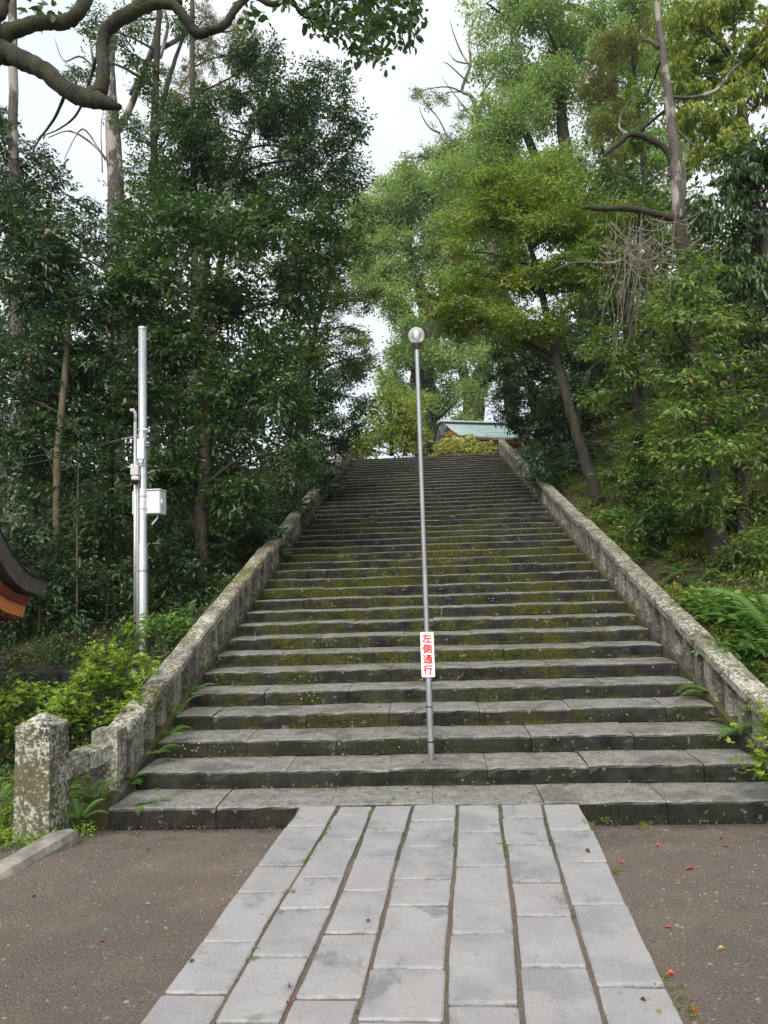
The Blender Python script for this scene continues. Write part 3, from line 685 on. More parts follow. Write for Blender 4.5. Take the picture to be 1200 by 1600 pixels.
# ------------------------------------------------------------------ small vermilion pavilion at the left edge (gable end towards the stairs)
GXP = -5.0
pv = empty('pavilion', (GXP - 1.5, 7.4, 0), 'small vermilion pavilion with a curved copper roof reaching in at the left edge', 'pavilion')
rp_ = [onx(px, py, GXP) for px, py in ((75,911),(52,902),(37,890),(25,874),(12,854),(0,831))]
yr = 6.75; zr = 3.35
half = [(p[1], p[2]) for p in rp_]
half += [(half[-1][0]-0.42, half[-1][1]+0.26), (half[-1][0]-0.85, half[-1][1]+0.52), (yr, zr)]
def mirror(h): return h + [(2*yr - y, z) for y, z in h[-2::-1]]
def thick(h, t): return [(y - 0.0, z - t) for y, z in h]
top = mirror(half); x0, x1 = -3.0 + 1.5, 1.5
def band(hu, hl, xa, xb, name, mat):
    m = MB(); U = mirror(hu); Lo = mirror(hl); n = len(U); off = np.array([GXP - 1.5, 7.4, 0])
    v = [(xa, y-7.4, z) for y, z in U] + [(xa, y-7.4, z) for y, z in Lo] + [(xb, y-7.4, z) for y, z in U] + [(xb, y-7.4, z) for y, z in Lo]
    f = []
    for i in range(n-1):
        f += [(i, i+1, n+i+1, n+i), (2*n+i, 3*n+i, 3*n+i+1, 2*n+i+1), (i, 2*n+i, 2*n+i+1, i+1), (n+i, n+i+1, 3*n+i+1, 3*n+i)]
    f += [(0, n, 3*n, 2*n), (n-1, 3*n-1, 4*n-1, 2*n-1)]
    m.add(v, f); return m.obj(name, mat, pv)
lo1 = [(y - 0.18*min(1, i*0.0+1)*0.9, z - 0.165) for i, (y, z) in enumerate(half)]; lo1[-1] = (yr, zr - 0.2)
band(half, lo1, x0, x1, 'roof', COPPER_BROWN)
hi = [(y+0.012, z+0.014) for y, z in half]; hi[-1] = (yr, zr+0.016)
band(hi, [(y, z+0.001) for y, z in half], x0, x1+0.012, 'roof_skin', plain('dark_copper_sheet', (0.03, 0.034, 0.036), 0.35, 0.4))
a1 = [(y - 0.30, z - 0.18) for y, z in half]; a1[-1] = (yr, zr - 0.22)
a2 = [(y - 0.38, z - 0.27) for y, z in half]; a2[-1] = (yr, zr - 0.31)
band(a1, a2, x0, x1 - 0.06, 'purlin_board', VERM_DARK)
b1 = [(y - 0.30, z - 0.17) for y, z in half]; b1[-1] = (yr, zr - 0.23)
b2 = [(y - 0.42, z - 0.42) for y, z in half]; b2[-1] = (yr, zr - 0.5)
band(b1, b2, x1 - 0.15, x1 - 0.09, 'bargeboard', VERM_ORANGE)
c1 = [(y - 0.30, z - 0.18) for y, z in half]; c1[-1] = (yr, zr - 0.30)
c2 = [(y - 0.34, z - 0.27) for y, z in half]; c2[-1] = (yr, zr - 0.36)
band(c1, c2, x1 - 0.09, x1 - 0.065, 'bargeboard_moulding', VERMILION)
d1 = [(y - 0.44, z - 0.43) for y, z in half]; d1[-1] = (yr, zr - 0.51)
d2 = [(y - 0.46, z - 0.46) for y, z in half]; d2[-1] = (yr, zr - 0.55)
band(d1, d2, x0 + 0.1, x1 - 0.14, 'soffit', VERM_DARK)
for px_ in (x0 + 0.5, x1 - 0.6):
    for py_ in (-1.5, 0.35): MB().lathe([(0.09, 0), (0.09, 1.75)], (px_, py_, 0), 14).obj('column', VERMILION, pv, True)
for py_ in (-1.5, 0.35): MB().box((x0 + 0.2, py_-0.06, 1.6), (x1 - 0.3, py_+0.06, 1.78)).obj('beam', VERMILION, pv)

# ------------------------------------------------------------------ shrine hall at the head of the stairs
SY = 42.0
rl = at(700, 657, SY + 2.8); rx = 9.5
el = at(708, 683, SY)
sh_ = empty('shrine_hall', (5.0, SY + 3, TOPZ), 'vermilion shrine hall with a green copper roof at the top of the stairs', 'shrine')
def S(x, y, z): return (x - 5.0, y - SY - 3, z - TOPZ)
rz = rl[2] - 1.0; ez = el[2]; lx = at(699, 662, SY + 1)[0]
prof = [(-0.05, ez), (0.5, ez + 0.16), (1.1, ez + 0.48), (1.7, ez + 0.86), (2.2, ez + 1.22), (2.7, rz)]
def roofside(sgn):
    v = []; f = []; m = len(prof); NX = 26
    for i, (d, z) in enumerate(prof):
        for k in range(NX+1):
            q = k/NX; xl_ = lx + 0.38*(1 - i/(m-1))**1.3; x = xl_ + (rx - xl_)*q
            v.append(S(x, SY + 2.8 + sgn*(d - 2.8), z + 0.10*(1-i/(m-1))*(abs(q-0.5)*2)**4))
    for i in range(m-1):
        for k in range(NX):
            f.append((i*(NX+1)+k, i*(NX+1)+k+1, (i+1)*(NX+1)+k+1, (i+1)*(NX+1)+k))
    return v, f
m = MB(); m.add(*roofside(1)); m.add(*roofside(-1)); ro = m.obj('roof', COPPER_GREEN, sh_, True)
so = ro.modifiers.new('thick', 'SOLIDIFY'); so.thickness = 0.07; so.offset = -1
for d_i in range(1, 9):                                  # standing courses on the copper
    t = d_i/9; d = 2.7*t; z = np.interp(d, [p[0] for p in prof], [p[1] for p in prof])
    MB().box(S(lx + 0.36*(1-t), SY + d - 0.02, z - 0.01), S(rx, SY + d + 0.02, z + 0.022)).obj('roof_course', COPPER_GREEN, sh_)
MB().box(S(lx - 0.02, SY + 2.55, rz + 0.02), S(rx, SY + 3.05, rz + 0.82)).obj('ridge_box', COPPER_BROWN, sh_)
MB().prism([(-0.36, 0), (0.36, 0), (0.30, 0.10), (0, 0.16), (-0.30, 0.10)], 'x', lx - 0.2 - 5.0, rx - 5.0).obj('ridge_cap', COPPER_GREEN, sh_, loc=(0, 2.8 - 3, rz + 0.822 - TOPZ))
MB().box(S(lx - 0.04, SY + 2.5, rz - 0.05), S(lx + 0.22, SY + 2.545, rz + 0.86)).obj('ridge_end', COPPER_BROWN, sh_)
for k in range(5):
    MB().lathe([(0.0, 0.03), (0.075, 0.03), (0.09, 0.0)], (0, 0, 0), 12).obj('crest', GOLD, sh_, loc=S(at(720 + 20*k, 659, SY + 2.5)[0], SY + 2.545, rz + 0.48), rot=(rad(90), 0, 0))
MB().box(S(lx + 0.55, SY - 0.06, ez - 0.16), S(rx, SY + 0.1, ez - 0.02)).obj('eave_board', COPPER_BROWN, sh_)
for k in range(34):
    x = lx + 0.8 + k*0.21
    o = MB().box((-0.035, 0, -0.045), (0.035, 1.1, 0.045)).obj('rafter', VERMILION, sh_, loc=S(x, SY + 0.1, ez - 0.24))
    MB().box((-0.034, -0.012, -0.044), (0.034, -0.001, 0.044)).obj('rafter_end', GOLD, o)
MB().box(S(lx + 0.9, SY + 1.25, TOPZ), S(rx - 0.5, SY + 4.3, ez - 0.1)).obj('hall_wall', VERM_DARK, sh_)
for k in range(6): 
    MB().lathe([(0.12, 0), (0.12, ez - TOPZ - 0.2)], S(lx + 0.95 + k*1.3, SY + 1.15, TOPZ), 12).obj('column', VERMILION, sh_, True)
MB().box(S(lx + 0.7, SY + 0.95, ez - 0.62), S(rx - 0.3, SY + 1.13, ez - 0.36)).obj('beam', VERMILION, sh_)
MB().box(S(lx + 0.7, SY + 0.95, ez - 1.9), S(rx - 0.3, SY + 1.1, ez - 1.65)).obj('beam', VERMILION, sh_)
sh_.rotation_euler = (0, 0, rad(18)); _c = Vector((lx + 0.38 - 5.0, -3.0, 0)); _c2 = Matrix.Rotation(rad(18), 3, 'Z') @ _c; sh_.location = (lx + 0.92 - _c2.x, SY - _c2.y, TOPZ)
gv_ = [S(lx + 0.45, SY + 0.5, ez - 0.1), S(lx + 0.45, SY + 5.1, ez - 0.1), S(lx + 0.3, SY + 2.8, rz - 0.05)]
mesh_obj('gable_panel', gv_ + [(x + 0.1, y, z) for x, y, z in gv_], [(0,1,2), (5,4,3), (0,2,5,3), (1,4,5,2), (0,3,4,1)], VERM_DARK, sh_)
for t in (0.0, 0.35, 0.7):
    for sgn in (1, -1):
        pts = [S(lx + 0.30 + 0.28*(1 - i/5)**1.3 - 0.02*t, SY + 2.8 + sgn*((d - 2.8)*(1 - 0.14*t)), z - 0.16 - 0.35*t) for i, (d, z) in enumerate(prof)]
        MB().tube(pts, [0.075]*len(pts), 6).obj('bargeboard', VERMILION, sh_)
bevel(MB().box(S(lx + 0.4, SY + 0.6, TOPZ - 0.1), S(rx, SY + 5.0, TOPZ + 0.35)).obj('plinth', PALE_STONE, sh_), 0.02)

# small stone post and low stone fence at the head of the stairs
q = at(657, 705, 36)
sp = empty('stone_post', (q[0], 36, TOPZ - 0.05), 'small pale stone post with square cap at the head of the stairs', 'post')
bevel(MB().box((-0.14, -0.14, 0), (0.14, 0.14, 0.78)).obj('shaft', PALE_STONE, sp), 0.015); bevel(MB().box((-0.2, -0.2, 0.781), (0.2, 0.2, 0.92)).obj('cap', PALE_STONE, sp), 0.03)
fn = empty('stone_fence', (-2, 38, TOPZ), 'low pale stone fence behind the top step on the left', 'fence')
for k in range(14): bevel(MB().box((-0.08, -0.08, -0.05), (0.08, 0.08, 0.5)).obj('post', PALE_STONE, fn, loc=(-1.4 + k*0.29, 0, 0)), 0.012)
MB().box((-1.6, -0.05, 0.28), (2.6, 0.05, 0.38)).obj('rail', PALE_STONE, fn)

# ------------------------------------------------------------------ foliage engine
def _norm(a): return a / (np.linalg.norm(a, axis=-1, keepdims=True) + 1e-9)
def make_template(kind, r):
    P, A, N = [], [], []
    def leaf(p, a, n): P.append(p); A.append(a); N.append(n)
    J = lambda s: r.normal(0, s, 3)
    if kind == 'flat':
        twigs = [(np.array([0, 0, 0.]), np.array([1, 0, -0.1]), 1.0)]
        for k in range(7):
            x = 0.12 + 0.11*k; sg = 1 if k % 2 else -1
            twigs.append((np.array([x, 0, -0.1*x*x]), np.array([r.uniform(0.4, 0.95), sg*r.uniform(0.5, 0.9), r.normal(-0.08, 0.28)]), r.uniform(0.4, 0.7)*(1 - 0.45*x)))
        for o, d, L in twigs:
            d = d/np.linalg.norm(d); n = max(3, int(L/0.105))
            for i in range(n):
                t = (i + 0.6)/n*L; p = o + d*t + np.array([0, 0, -0.12*t*t]); sg = 1 if i % 2 else -1
                side = np.array([-d[1], d[0], 0])*sg
                leaf(p, d*0.75 + side*0.8 + np.array([0, 0, -0.22]) + J(0.36), np.array([0, 0, 1.0]) + J(0.52))
            leaf(o + d*L, d + J(0.15), np.array([0, 0, 1.0]) + J(0.3))
    elif kind == 'droop':
        for k in range(9):
            b = np.array([r.uniform(0.1, 0.9), r.normal(0, 0.28), r.normal(0, 0.12)])
            for j in range(6):
                a = 2*math.pi*j/6 + r.uniform(0, 1)
                leaf(b + J(0.03), np.array([math.cos(a)*0.55 + 0.15, math.sin(a)*0.55, -0.85]) + J(0.18), np.array([math.cos(a), math.sin(a), 0.75]) + J(0.3))
    elif kind == 'rosette':
        for k in range(9):
            b = np.array([r.normal(0.4, 0.42), r.normal(0, 0.42), r.normal(0.1, 0.32)])
            for j in range(7):
                a = 2*math.pi*j/7 + r.uniform(0, .6)
                leaf(b, np.array([math.cos(a), math.sin(a), r.uniform(0.15, 0.9)]) , np.array([-math.cos(a)*0.5, -math.sin(a)*0.5, 1.0]) + J(0.2))
    elif kind == 'clump':
        for k in range(58):
            p = np.array([0.5, 0, 0]) + r.normal(0, 1, 3)*np.array([0.33, 0.33, 0.2])
            leaf(p, _norm((p - np.array([0.4, 0, -0.1])))*0.9 + np.array([0, 0, -0.25]) + J(0.4), np.array([0, 0, 1.0]) + J(0.55))
    elif kind == 'needle':
        for k in range(70):
            t = r.uniform(0, 1); p = np.array([t, r.normal(0, 0.16)*(1-t*0.5), r.normal(0, 0.12) - 0.25*t*t])
            leaf(p, np.array([0.8, r.normal(0, 0.5), r.normal(0.1, 0.45)]), np.array([0, 0, 1.0]) + J(0.5))
    return np.array(P), _norm(np.array(A)), _norm(np.array(N))
TPL = {k: [make_template(k, np.random.default_rng(100*i + 3)) for i in range(6)] for k in ('flat', 'droop', 'rosette', 'clump', 'needle')}
LEAVES = [0]
def foliage_mesh(name, pos, dirs, size, kind, llen, lwid, mat, parent, tone=(0.45, 0.22), tone_spray=0.12, updir=None, curl=0.18, fine=False, keep=1.0, hot=0.0):
    """pos, dirs, size: one row per spray; every leaf becomes a folded blade of real size in one mesh"""
    pos = np.asarray(pos, float); dirs = _norm(np.asarray(dirs, float)); size = np.asarray(size, float); n = len(pos)
    up = np.tile([0, 0, 1.0], (n, 1)) + rng.normal(0, 0.22, (n, 3)) if updir is None else np.asarray(updir, float)
    x = dirs; z = _norm(up - x*np.sum(up*x, 1, keepdims=True)); y = np.cross(z, x)
    Rm = np.stack([x, y, z], axis=2)
    which = rng.integers(0, 6, n); V = []; T = []
    for k in range(6):
        I = np.nonzero(which == k)[0]
        if len(I) == 0: continue
        P, A, N = TPL[kind][k]
        p = pos[I, None, :] + np.einsum('sij,lj->sli', Rm[I], P)*size[I, None, None]
        a = np.einsum('sij,lj->sli', Rm[I], A); nn = np.einsum('sij,lj->sli', Rm[I], N)
        a = _norm(a + rng.normal(0, 0.12, a.shape)); nn = _norm(nn - a*np.sum(nn*a, 2, keepdims=True)); b = np.cross(nn, a)
        sv = rng.uniform(0.7, 1.2, (len(I), 1)); L = (llen*sv*rng.uniform(0.55, 1.3, p.shape[:2]))[..., None]; W = (lwid*sv*rng.uniform(0.65, 1.2, p.shape[:2]))[..., None]
        tn = np.clip(tone[0] + rng.normal(0, tone[1], p.shape[:2]) + rng.normal(0, tone_spray, (len(I), 1)), 0, 1)
        if hot: tn = np.where(rng.random(tn.shape) < hot, rng.uniform(0.82, 0.94, tn.shape), np.minimum(tn, 0.62))
        if keep < 1.0:
            kp = rng.random(p.shape[:2]) < keep
        else: kp = np.ones(p.shape[:2], bool)
        p, a, nn, b, L, W, tn = p[kp], a[kp], nn[kp], b[kp], L[kp], W[kp], tn[kp]
        v0 = p; v3 = p + a*L - nn*L*curl
        if fine:
            ml = p + a*L*0.32 + b*W*0.46 + nn*W*0.16; ml2 = p + a*L*0.68 + b*W*0.40 + nn*(W*0.10 - L*curl*0.4)
            mr = p + a*L*0.32 - b*W*0.46 + nn*W*0.16; mr2 = p + a*L*0.68 - b*W*0.40 + nn*(W*0.10 - L*curl*0.4)
            V.append(np.stack([v0, mr, mr2, v3, ml2, ml], 1))
        else:
            ml = p + a*L*0.45 + b*W*0.5 + nn*W*0.15; mr = p + a*L*0.45 - b*W*0.5 + nn*W*0.15
            V.append(np.stack([v0, mr, v3, ml], 1))
        T.append(tn)
    V = np.concatenate(V); T = np.concatenate(T); nl = len(V); kv = V.shape[1]; LEAVES[0] += nl*(4 if fine else 2)
    base = np.arange(nl)[:, None]*kv
    tri = np.array([[0, 1, 2, 3], [0, 3, 4, 5]]) if fine else np.array([[0, 1, 2], [0, 2, 3]])
    F = (base[:, :, None] + tri[None]).reshape(-1, tri.shape[1])
    me = bpy.data.meshes.new(name); nf = len(F); c = tri.shape[1]
    me.vertices.add(nl*kv); me.vertices.foreach_set('co', V.reshape(-1).astype(np.float32))
    me.loops.add(nf*c); me.loops.foreach_set('vertex_index', F.reshape(-1).astype(np.int32))
    me.polygons.add(nf); me.polygons.foreach_set('loop_start', np.arange(0, nf*c, c, dtype=np.int32)); me.polygons.foreach_set('loop_total', np.full(nf, c, dtype=np.int32))
    at_ = me.attributes.new('tone', 'FLOAT', 'POINT'); at_.data.foreach_set('value', np.repeat(T, kv).astype(np.float32))
    me.materials.append(mat); me.update(); me.validate()
    o = bpy.data.objects.new(name, me); link(o, parent)
    return o

SP = {  # species: leaf spray kind, leaf length, width, spray size, sprays per square metre of blob, leaf material, tone
 'dark':    dict(kind='flat', ll=0.135, lw=0.058, ss=0.72, dens=60, mat=LF_DARK, tone=(0.38, 0.24)),
 'deep':    dict(kind='flat', ll=0.125, lw=0.056, ss=0.66, dens=64, mat=LF_DEEP, tone=(0.42, 0.24)),
 'mid':     dict(kind='flat', ll=0.108, lw=0.048, ss=0.6, dens=62, mat=LF_MID, tone=(0.42, 0.25)),
 'layer':   dict(kind='flat', ll=0.115, lw=0.05, ss=0.75, dens=62, mat=LF_LIGHT, tone=(0.48, 0.24), flat=True),
 'camphor': dict(kind='clump', ll=0.16, lw=0.08, ss=0.72, dens=29, mat=LF_CAMPHOR, tone=(0.46, 0.22)),
 'farcam':  dict(kind='clump', ll=0.28, lw=0.15, ss=1.25, dens=15, mat=LF_CAMPHOR, tone=(0.46, 0.24)),
 'yellow':  dict(kind='droop', ll=0.19, lw=0.06, ss=0.8, dens=42, mat=LF_YELLOW, tone=(0.45, 0.22)),
 'gloss':   dict(kind='droop', ll=0.17, lw=0.062, ss=0.75, dens=46, mat=LF_DARK, tone=(0.40, 0.24)),
 'spot':    dict(kind='flat', ll=0.105, lw=0.05, ss=0.62, dens=56, mat=LF_SPOT, tone=(0.40, 0.2), hot=0.07),
 'olive':   dict(kind='flat', ll=0.11, lw=0.048, ss=0.65, dens=68, mat=LF_MID, tone=(0.58, 0.28)),
 'needle':  dict(kind='needle', ll=0.16, lw=0.03, ss=0.8, dens=34, mat=LF_BROWN, tone=(0.48, 0.25)),
 'ygsmall': dict(kind='clump', ll=0.22, lw=0.11, ss=1.1, dens=14, mat=LF_YELLOW, tone=(0.40, 0.25)),
 'cam_near': dict(kind='clump', ll=0.125, lw=0.08, ss=0.5, dens=30, mat=LF_MID, tone=(0.30, 0.2), fine=True),
}
def plant(name, label, cat, base, blobs, sp, trunks=(), bark=BARK_DARK, group=None, dens=1.0, limbs=True, twig=8, squash=0.8, sink=0.0, crown='crown', keep=1.0):
    """blobs: (px, py, Y, radius in photo pixels); trunks: lists of ((px, py, Y) or xyz, radius)"""
    q = SP[sp]; base = np.array(base, float)
    root = empty(name, base, label, cat, group)
    paths = []
    for tr in trunks:
        pts = [(np.array(p[0]) if len(p[0]) == 3 and not isinstance(p[0], tuple) else at(*p[0])) for p in tr]; rr = [p[1] for p in tr]
        sm = smooth_path(pts, 5); ri = np.interp(np.linspace(0, len(rr)-1, len(sm)), range(len(rr)), rr)
        w_ = [p + np.array([random.uniform(-1, 1), random.uniform(-1, 1), 0])*r*0.18 for p, r in zip(sm, ri)]
        paths.append((w_, ri))
        MB().tube([p - base for p in w_], ri, 10, 0.07).obj('trunk', bark, root, True)
    if sp not in ('azalea', 'cream'):
        nb = []
        for (px, py, Y, rp_) in blobs:
            for q_ in range(4):
                a_ = random.uniform(0, 6.28); d_ = rp_*random.uniform(.25, .78)
                nb.append((px + d_*math.cos(a_), py + d_*math.sin(a_)*(.45 if q.get('flat') else .8), Y + random.uniform(-.5, .5)*rp_*Y/FOCAL, rp_*random.uniform(.42, .72)))
        limb_on = set(range(0, len(nb), 4)); blobs = nb
    else: limb_on = set(range(len(blobs)))
    P, D, Sz = [], [], []
    alltr = [(p, r) for ps, rs in paths for p, r in zip(ps, rs)]
    for bi_, (px, py, Y, rp_) in enumerate(blobs):
        Yj = Y + random.uniform(-0.05, 0.05)*Y*0.6; c = at(px, py, Yj); r = rp_*Yj/FOCAL
        n = max(3, int(q['dens']*dens*r*r*0.92 + 1))
        u = rng.normal(0, 1, (n, 3)); u = _norm(u); rr = rng.uniform(0.25, 1.0, (n, 1))**0.6
        sq = np.array([1, 1, 0.30 if q.get('flat') else squash]); off = u*rr*r*sq
        if q.get('flat'): off[:, 2] = np.round(off[:, 2]/(r*0.22))*(r*0.22) + rng.normal(0, r*0.03, n)
        p = c + off
        d = u*np.array([1, 1, 0.35]) + rng.normal(0, 0.28, (n, 3)) + np.array([0, 0, -0.12]); d[:, 2] *= (0.35 if q.get('flat') else 1)
        s = q['ss']*rng.uniform(0.6, 1.15, n)
        P.append(p - _norm(d)*s[:, None]*0.45); D.append(d); Sz.append(s)
        if limbs and alltr and bi_ in limb_on:
            best = min(alltr, key=lambda t: np.linalg.norm((t[0]-c)*np.array([1, 1, 1.0])) + (6 if t[0][2] > c[2] - 0.1*r else 0) + abs((c[2]-t[0][2]) - 0.5*np.hypot(*(c[:2]-t[0][:2])))*0.6)
            st, r0 = best; L = np.linalg.norm(c - st); rb = min(r0*0.62, 0.018 + 0.013*L)
            mid = st*0.5 + c*0.5 + np.array([random.uniform(-.12, .12)*L, random.uniform(-.12, .12)*L, 0.10*L])
            m = MB(); lp_ = smooth_path([st, mid, c], 4); m.tube([v - base for v in lp_], np.linspace(rb, max(0.007, rb*0.35), len(lp_)), 6, 0.06)
            for k in rng.choice(n, min(n, twig), replace=False):
                s0 = lp_[random.randint(len(lp_)//2, len(lp_)-1)]; e = p[k]; md = (s0+e)/2 + np.array([0, 0, 0.06*np.linalg.norm(e-s0)])
                m.tube([s0 - base, md - base, e - base], [max(0.006, rb*0.4), 0.007, 0.004], 4, 0, False)
            m.obj('limb', BARK_DARK if bark is BARK_TAN else bark, root, True)
    P = np.concatenate(P) - base; D = np.concatenate(D); Sz = np.concatenate(Sz)
    o = foliage_mesh(crown, P, D, Sz, q['kind'], q['ll'], q['lw'], q['mat'], root, q['tone'], fine=q.get('fine', False), hot=q.get('hot', 0), keep=keep)
    o['kind'] = 'stuff'
    return root
def B(Y, *tri): return [(x, y, Y + (dy[0] if dy else 0), r) for (x, y, r, *dy) in tri]
def gz(px, py, Y):
    p = at(px, py, Y); return (p[0], p[1], ground_z(p[0], p[1]))

# ------------------------------------------------------------------ trees, left of the stairs
GL = 'evergreen trees left of the stairs'
plant('evergreen_tree', 'slim dark evergreen tree with layered boughs behind the galvanised pole, left of the stairs', 'tree', gz(312, 955, 13),
      B(13, (240,345,62),(330,360,72),(415,375,75),(490,365,62),(265,430,70),(365,455,75),(455,450,70),(300,540,70),(400,550,70),(255,520,55),
        (330,640,70),(415,640,65),(290,720,58),(370,745,62),(440,715,50),(330,820,42,.5),(250,610,45)), 'dark',
      [[((312,955,13),.13),((318,760,13),.115),((326,600,13),.10),((336,470,13),.08),((350,380,13),.055),((360,300,13),.03)]], BARK_BROWN, GL)
plant('evergreen_tree', 'tall dark evergreen tree whose rounded crown top stands against the sky left of the gap', 'tree', gz(300, 900, 18),
      B(18, (300,250,70),(380,170,62),(350,250,70),(440,150,55),(500,140,52),(530,200,42),(470,220,65),(525,265,42),(430,290,70),(505,300,50),(330,320,65),(410,90,38),(290,170,45)), 'deep',
      [[((300,900,18),.2),((305,600,18),.17),((318,420,18),.14),((345,300,18),.10),((400,190,18),.05)]], BARK_DARK, GL)
plant('evergreen_tree', 'lighter yellowish green tree leaning over the left balustrade halfway up the stairs', 'tree', gz(455, 790, 21),
      B(21, (530,400,50),(565,470,36),(520,470,52),(565,520,28),(480,420,50),(545,560,40),(500,540,50),(460,520,40),(540,350,32),(575,555,18)), 'olive',
      [[((455,790,21),.16),((470,650,21),.13),((490,530,21),.10),((520,420,21),.05)]], BARK_DARK, GL)
plant('evergreen_tree', 'dense dark bushy tree spilling over the upper left balustrade', 'tree', gz(455, 790, 19.5),
      B(19.5, (505,615,48),(545,620,30),(470,640,45),(525,670,36),(490,700,45),(455,715,40),(535,690,20,1.5),(470,765,34,-1.5),(505,745,24),(440,780,30,-2),(545,585,26,1)), 'deep',
      [[((452,800,19),.13),((470,690,19.5),.10),((495,620,19.5),.05)]], BARK_DARK, GL)
plant('evergreen_tree', 'broad dark evergreen tree filling the left edge above the pavilion roof', 'tree', gz(85, 990, 12),
      B(12.5, (35,390,70),(110,400,66),(60,470,76),(150,480,66),(205,440,50),(20,560,72),(105,565,76),(185,570,55),(50,650,66),(130,650,66),(190,660,45),(70,735,45,.8),(150,735,40,.8),(15,690,45,.8)), 'deep',
      [[((82,985,12),.075),((88,860,12),.07),((90,720,12),.065),((100,600,12.2),.06),((110,480,12.5),.04)], [((205,640,13),.09),((210,560,13),.08),((200,450,13),.05)]], BARK_TAN, GL)
plant('evergreen_tree', 'loose dark tree at the far left with sky showing through its upper twigs', 'tree', gz(40, 960, 17),
      B(17, (20,250,48),(50,300,52),(110,330,44),(20,330,50),(160,370,44),(90,270,26),(10,180,32)), 'deep',
      [[((25,960,17),.17),((28,600,17),.15),((22,300,17),.13),((20,60,17),.11),((20,-60,17),.10)]], BARK_PALE, GL, keep=0.85)
plant('evergreen_tree', 'thin glossy tree between the bare pale trunk and the tall rounded crown', 'tree', gz(235, 930, 20),
      B(20, (215,290,44),(250,230,42),(200,350,46),(260,320,46),(240,150,30),(225,95,24),(180,60,24),(270,190,30),(215,200,30),(150,40,22),(205,30,26),(280,40,24),(130,110,18)), 'dark',
      [[((240,930,20),.16),((242,500,20),.14),((240,240,20),.11),((246,80,20),.09),((250,-40,20),.08)],[((243,215,20),.08),((262,130,20),.07),((282,70,20),.05),((300,20,20),.04)]], BARK_DARK, GL, keep=0.8)
plant('conifer', 'tall yellowish conifer with a straight thin trunk behind the left trees', 'tree', gz(303, 900, 26),
      B(26, (290,130,36),(325,75,36),(345,150,34),(300,195,30),(340,30,34),(385,60,36),(400,110,30),(360,95,26),(270,160,18)), 'needle',
      [[((303,900,26),.17),((303,400,26),.14),((301,150,26),.11),((300,-60,26),.08)]], BARK_BROWN, keep=0.9)
# bare pale trunk with dead boughs
bt = empty('dead_tree', gz(178, 900, 23), 'bare pale trunk with broken dead boughs rising above the left trees', 'tree')
bb = np.array(bt.location)
def branch(root, base, pts, radii, mat, name='branch', n=8):
    sm = smooth_path([at(*p) for p in pts], 5); ri = np.interp(np.linspace(0, len(radii)-1, len(sm)), range(len(radii)), radii)
    MB().tube([p - base for p in sm], ri, n, 0.08).obj(name, mat, root, True)
branch(bt, bb, [(178,900,23),(180,500,23),(181,300,23),(176,200,23),(172,110,23),(176,40,23)], [.33,.31,.28,.24,.17,.12], BARK_PALE, 'trunk', 12)
for pts, rr in (([(178,215,23),(205,165,23),(240,70,22),(255,10,22)], [.13,.11,.09,.06]), ([(176,160,23),(150,110,23),(140,60,23)], [.08,.06,.03]),
                ([(205,150,23),(235,90,22.5),(280,60,22),(300,40,22)], [.10,.09,.08,.05]), ([(181,270,23),(150,230,23),(110,205,23),(75,215,23)], [.05,.04,.03,.015]),
                ([(165,250,23),(135,205,23),(120,210,23),(100,250,23)], [.035,.03,.02,.01]), ([(160,270,22),(158,200,22),(163,170,22)], [.02,.015,.008]),
                ([(172,140,23),(130,90,23),(100,95,23),(85,60,23)], [.05,.035,.02,.01]), ([(250,90,22),(262,40,22),(252,0,22)], [.07,.05,.03])):
    branch(bt, bb, pts, rr, BARK_PALE, 'bough', 6)

# overhanging camphor boughs: the trunk stands left of the view
OB = 7.6
ot = empty('camphor_tree', (-8.2, 7.0, 0.0), 'mossy crooked boughs of an old camphor tree reaching in overhead from the left', 'tree')
ob = np.array(ot.location)
def xyz_branch(root, base, pts, radii, mat, name, n=12, wob=0.05):
    sm = smooth_path(pts, 8); sm = [p + np.array([random.gauss(0, 1), 0, random.gauss(0, 1)])*radii[min(len(radii)-1, i//8)]*0.045 for i, p in enumerate(sm)]; ri = np.interp(np.linspace(0, len(radii)-1, len(sm)), range(len(radii)), radii)*np.array([random.uniform(.97, 1.03) for _ in sm])*(0.70 if name == 'bough' else 1.0)
    MB().tube([p - base for p in sm], ri, n, wob).obj(name, mat, root, True)
j0 = at(-12, 78, OB)
xyz_branch(ot, ob, [np.array([-8.2,7.0,-0.3]), np.array([-8.1,7.0,2.0]), np.array([-7.6,7.2,4.6]), np.array([-6.6,7.4,6.6]), at(-60,60,OB), j0], [.62,.5,.42,.34,.27,.21], BARK_MOSS, 'trunk', 14)
P_ = lambda *a: [at(x, y, OB + d) for x, y, d in a]
xyz_branch(ot, ob, P_((-20,75,0),(20,88,0),(65,108,-.1),(100,138,-.1),(130,152,-.1),(155,158,-.15),(172,163,-.2),(188,168,-.2)), [.20,.17,.145,.14,.15,.125,.09,.045], BARK_MOSS, 'bough')
xyz_branch(ot, ob, P_((-15,62,0),(20,48,.1),(60,36,.2),(100,34,.3),(122,20,.3),(138,-10,.4),(150,-50,.5)), [.15,.125,.115,.12,.11,.12,.13], BARK_MOSS, 'bough')
xyz_branch(ot, ob, P_((135,150,-.1),(156,140,-.1),(162,110,-.1),(160,70,0),(172,42,0),(200,22,0),(240,6,.1),(270,8,.1),(292,32,.15),(308,52,.2),(328,48,.2),(352,38,.2),(368,14,.2),(392,-8,.3),(415,-5,.3)), [.11,.115,.105,.10,.11,.115,.10,.085,.08,.085,.075,.07,.065,.06,.06], BARK_MOSS, 'bough')
xyz_branch(ot, ob, P_((205,20,0),(240,-5,.1),(285,4,.2)), [.10,.12,.05], BARK_MOSS, 'bough')
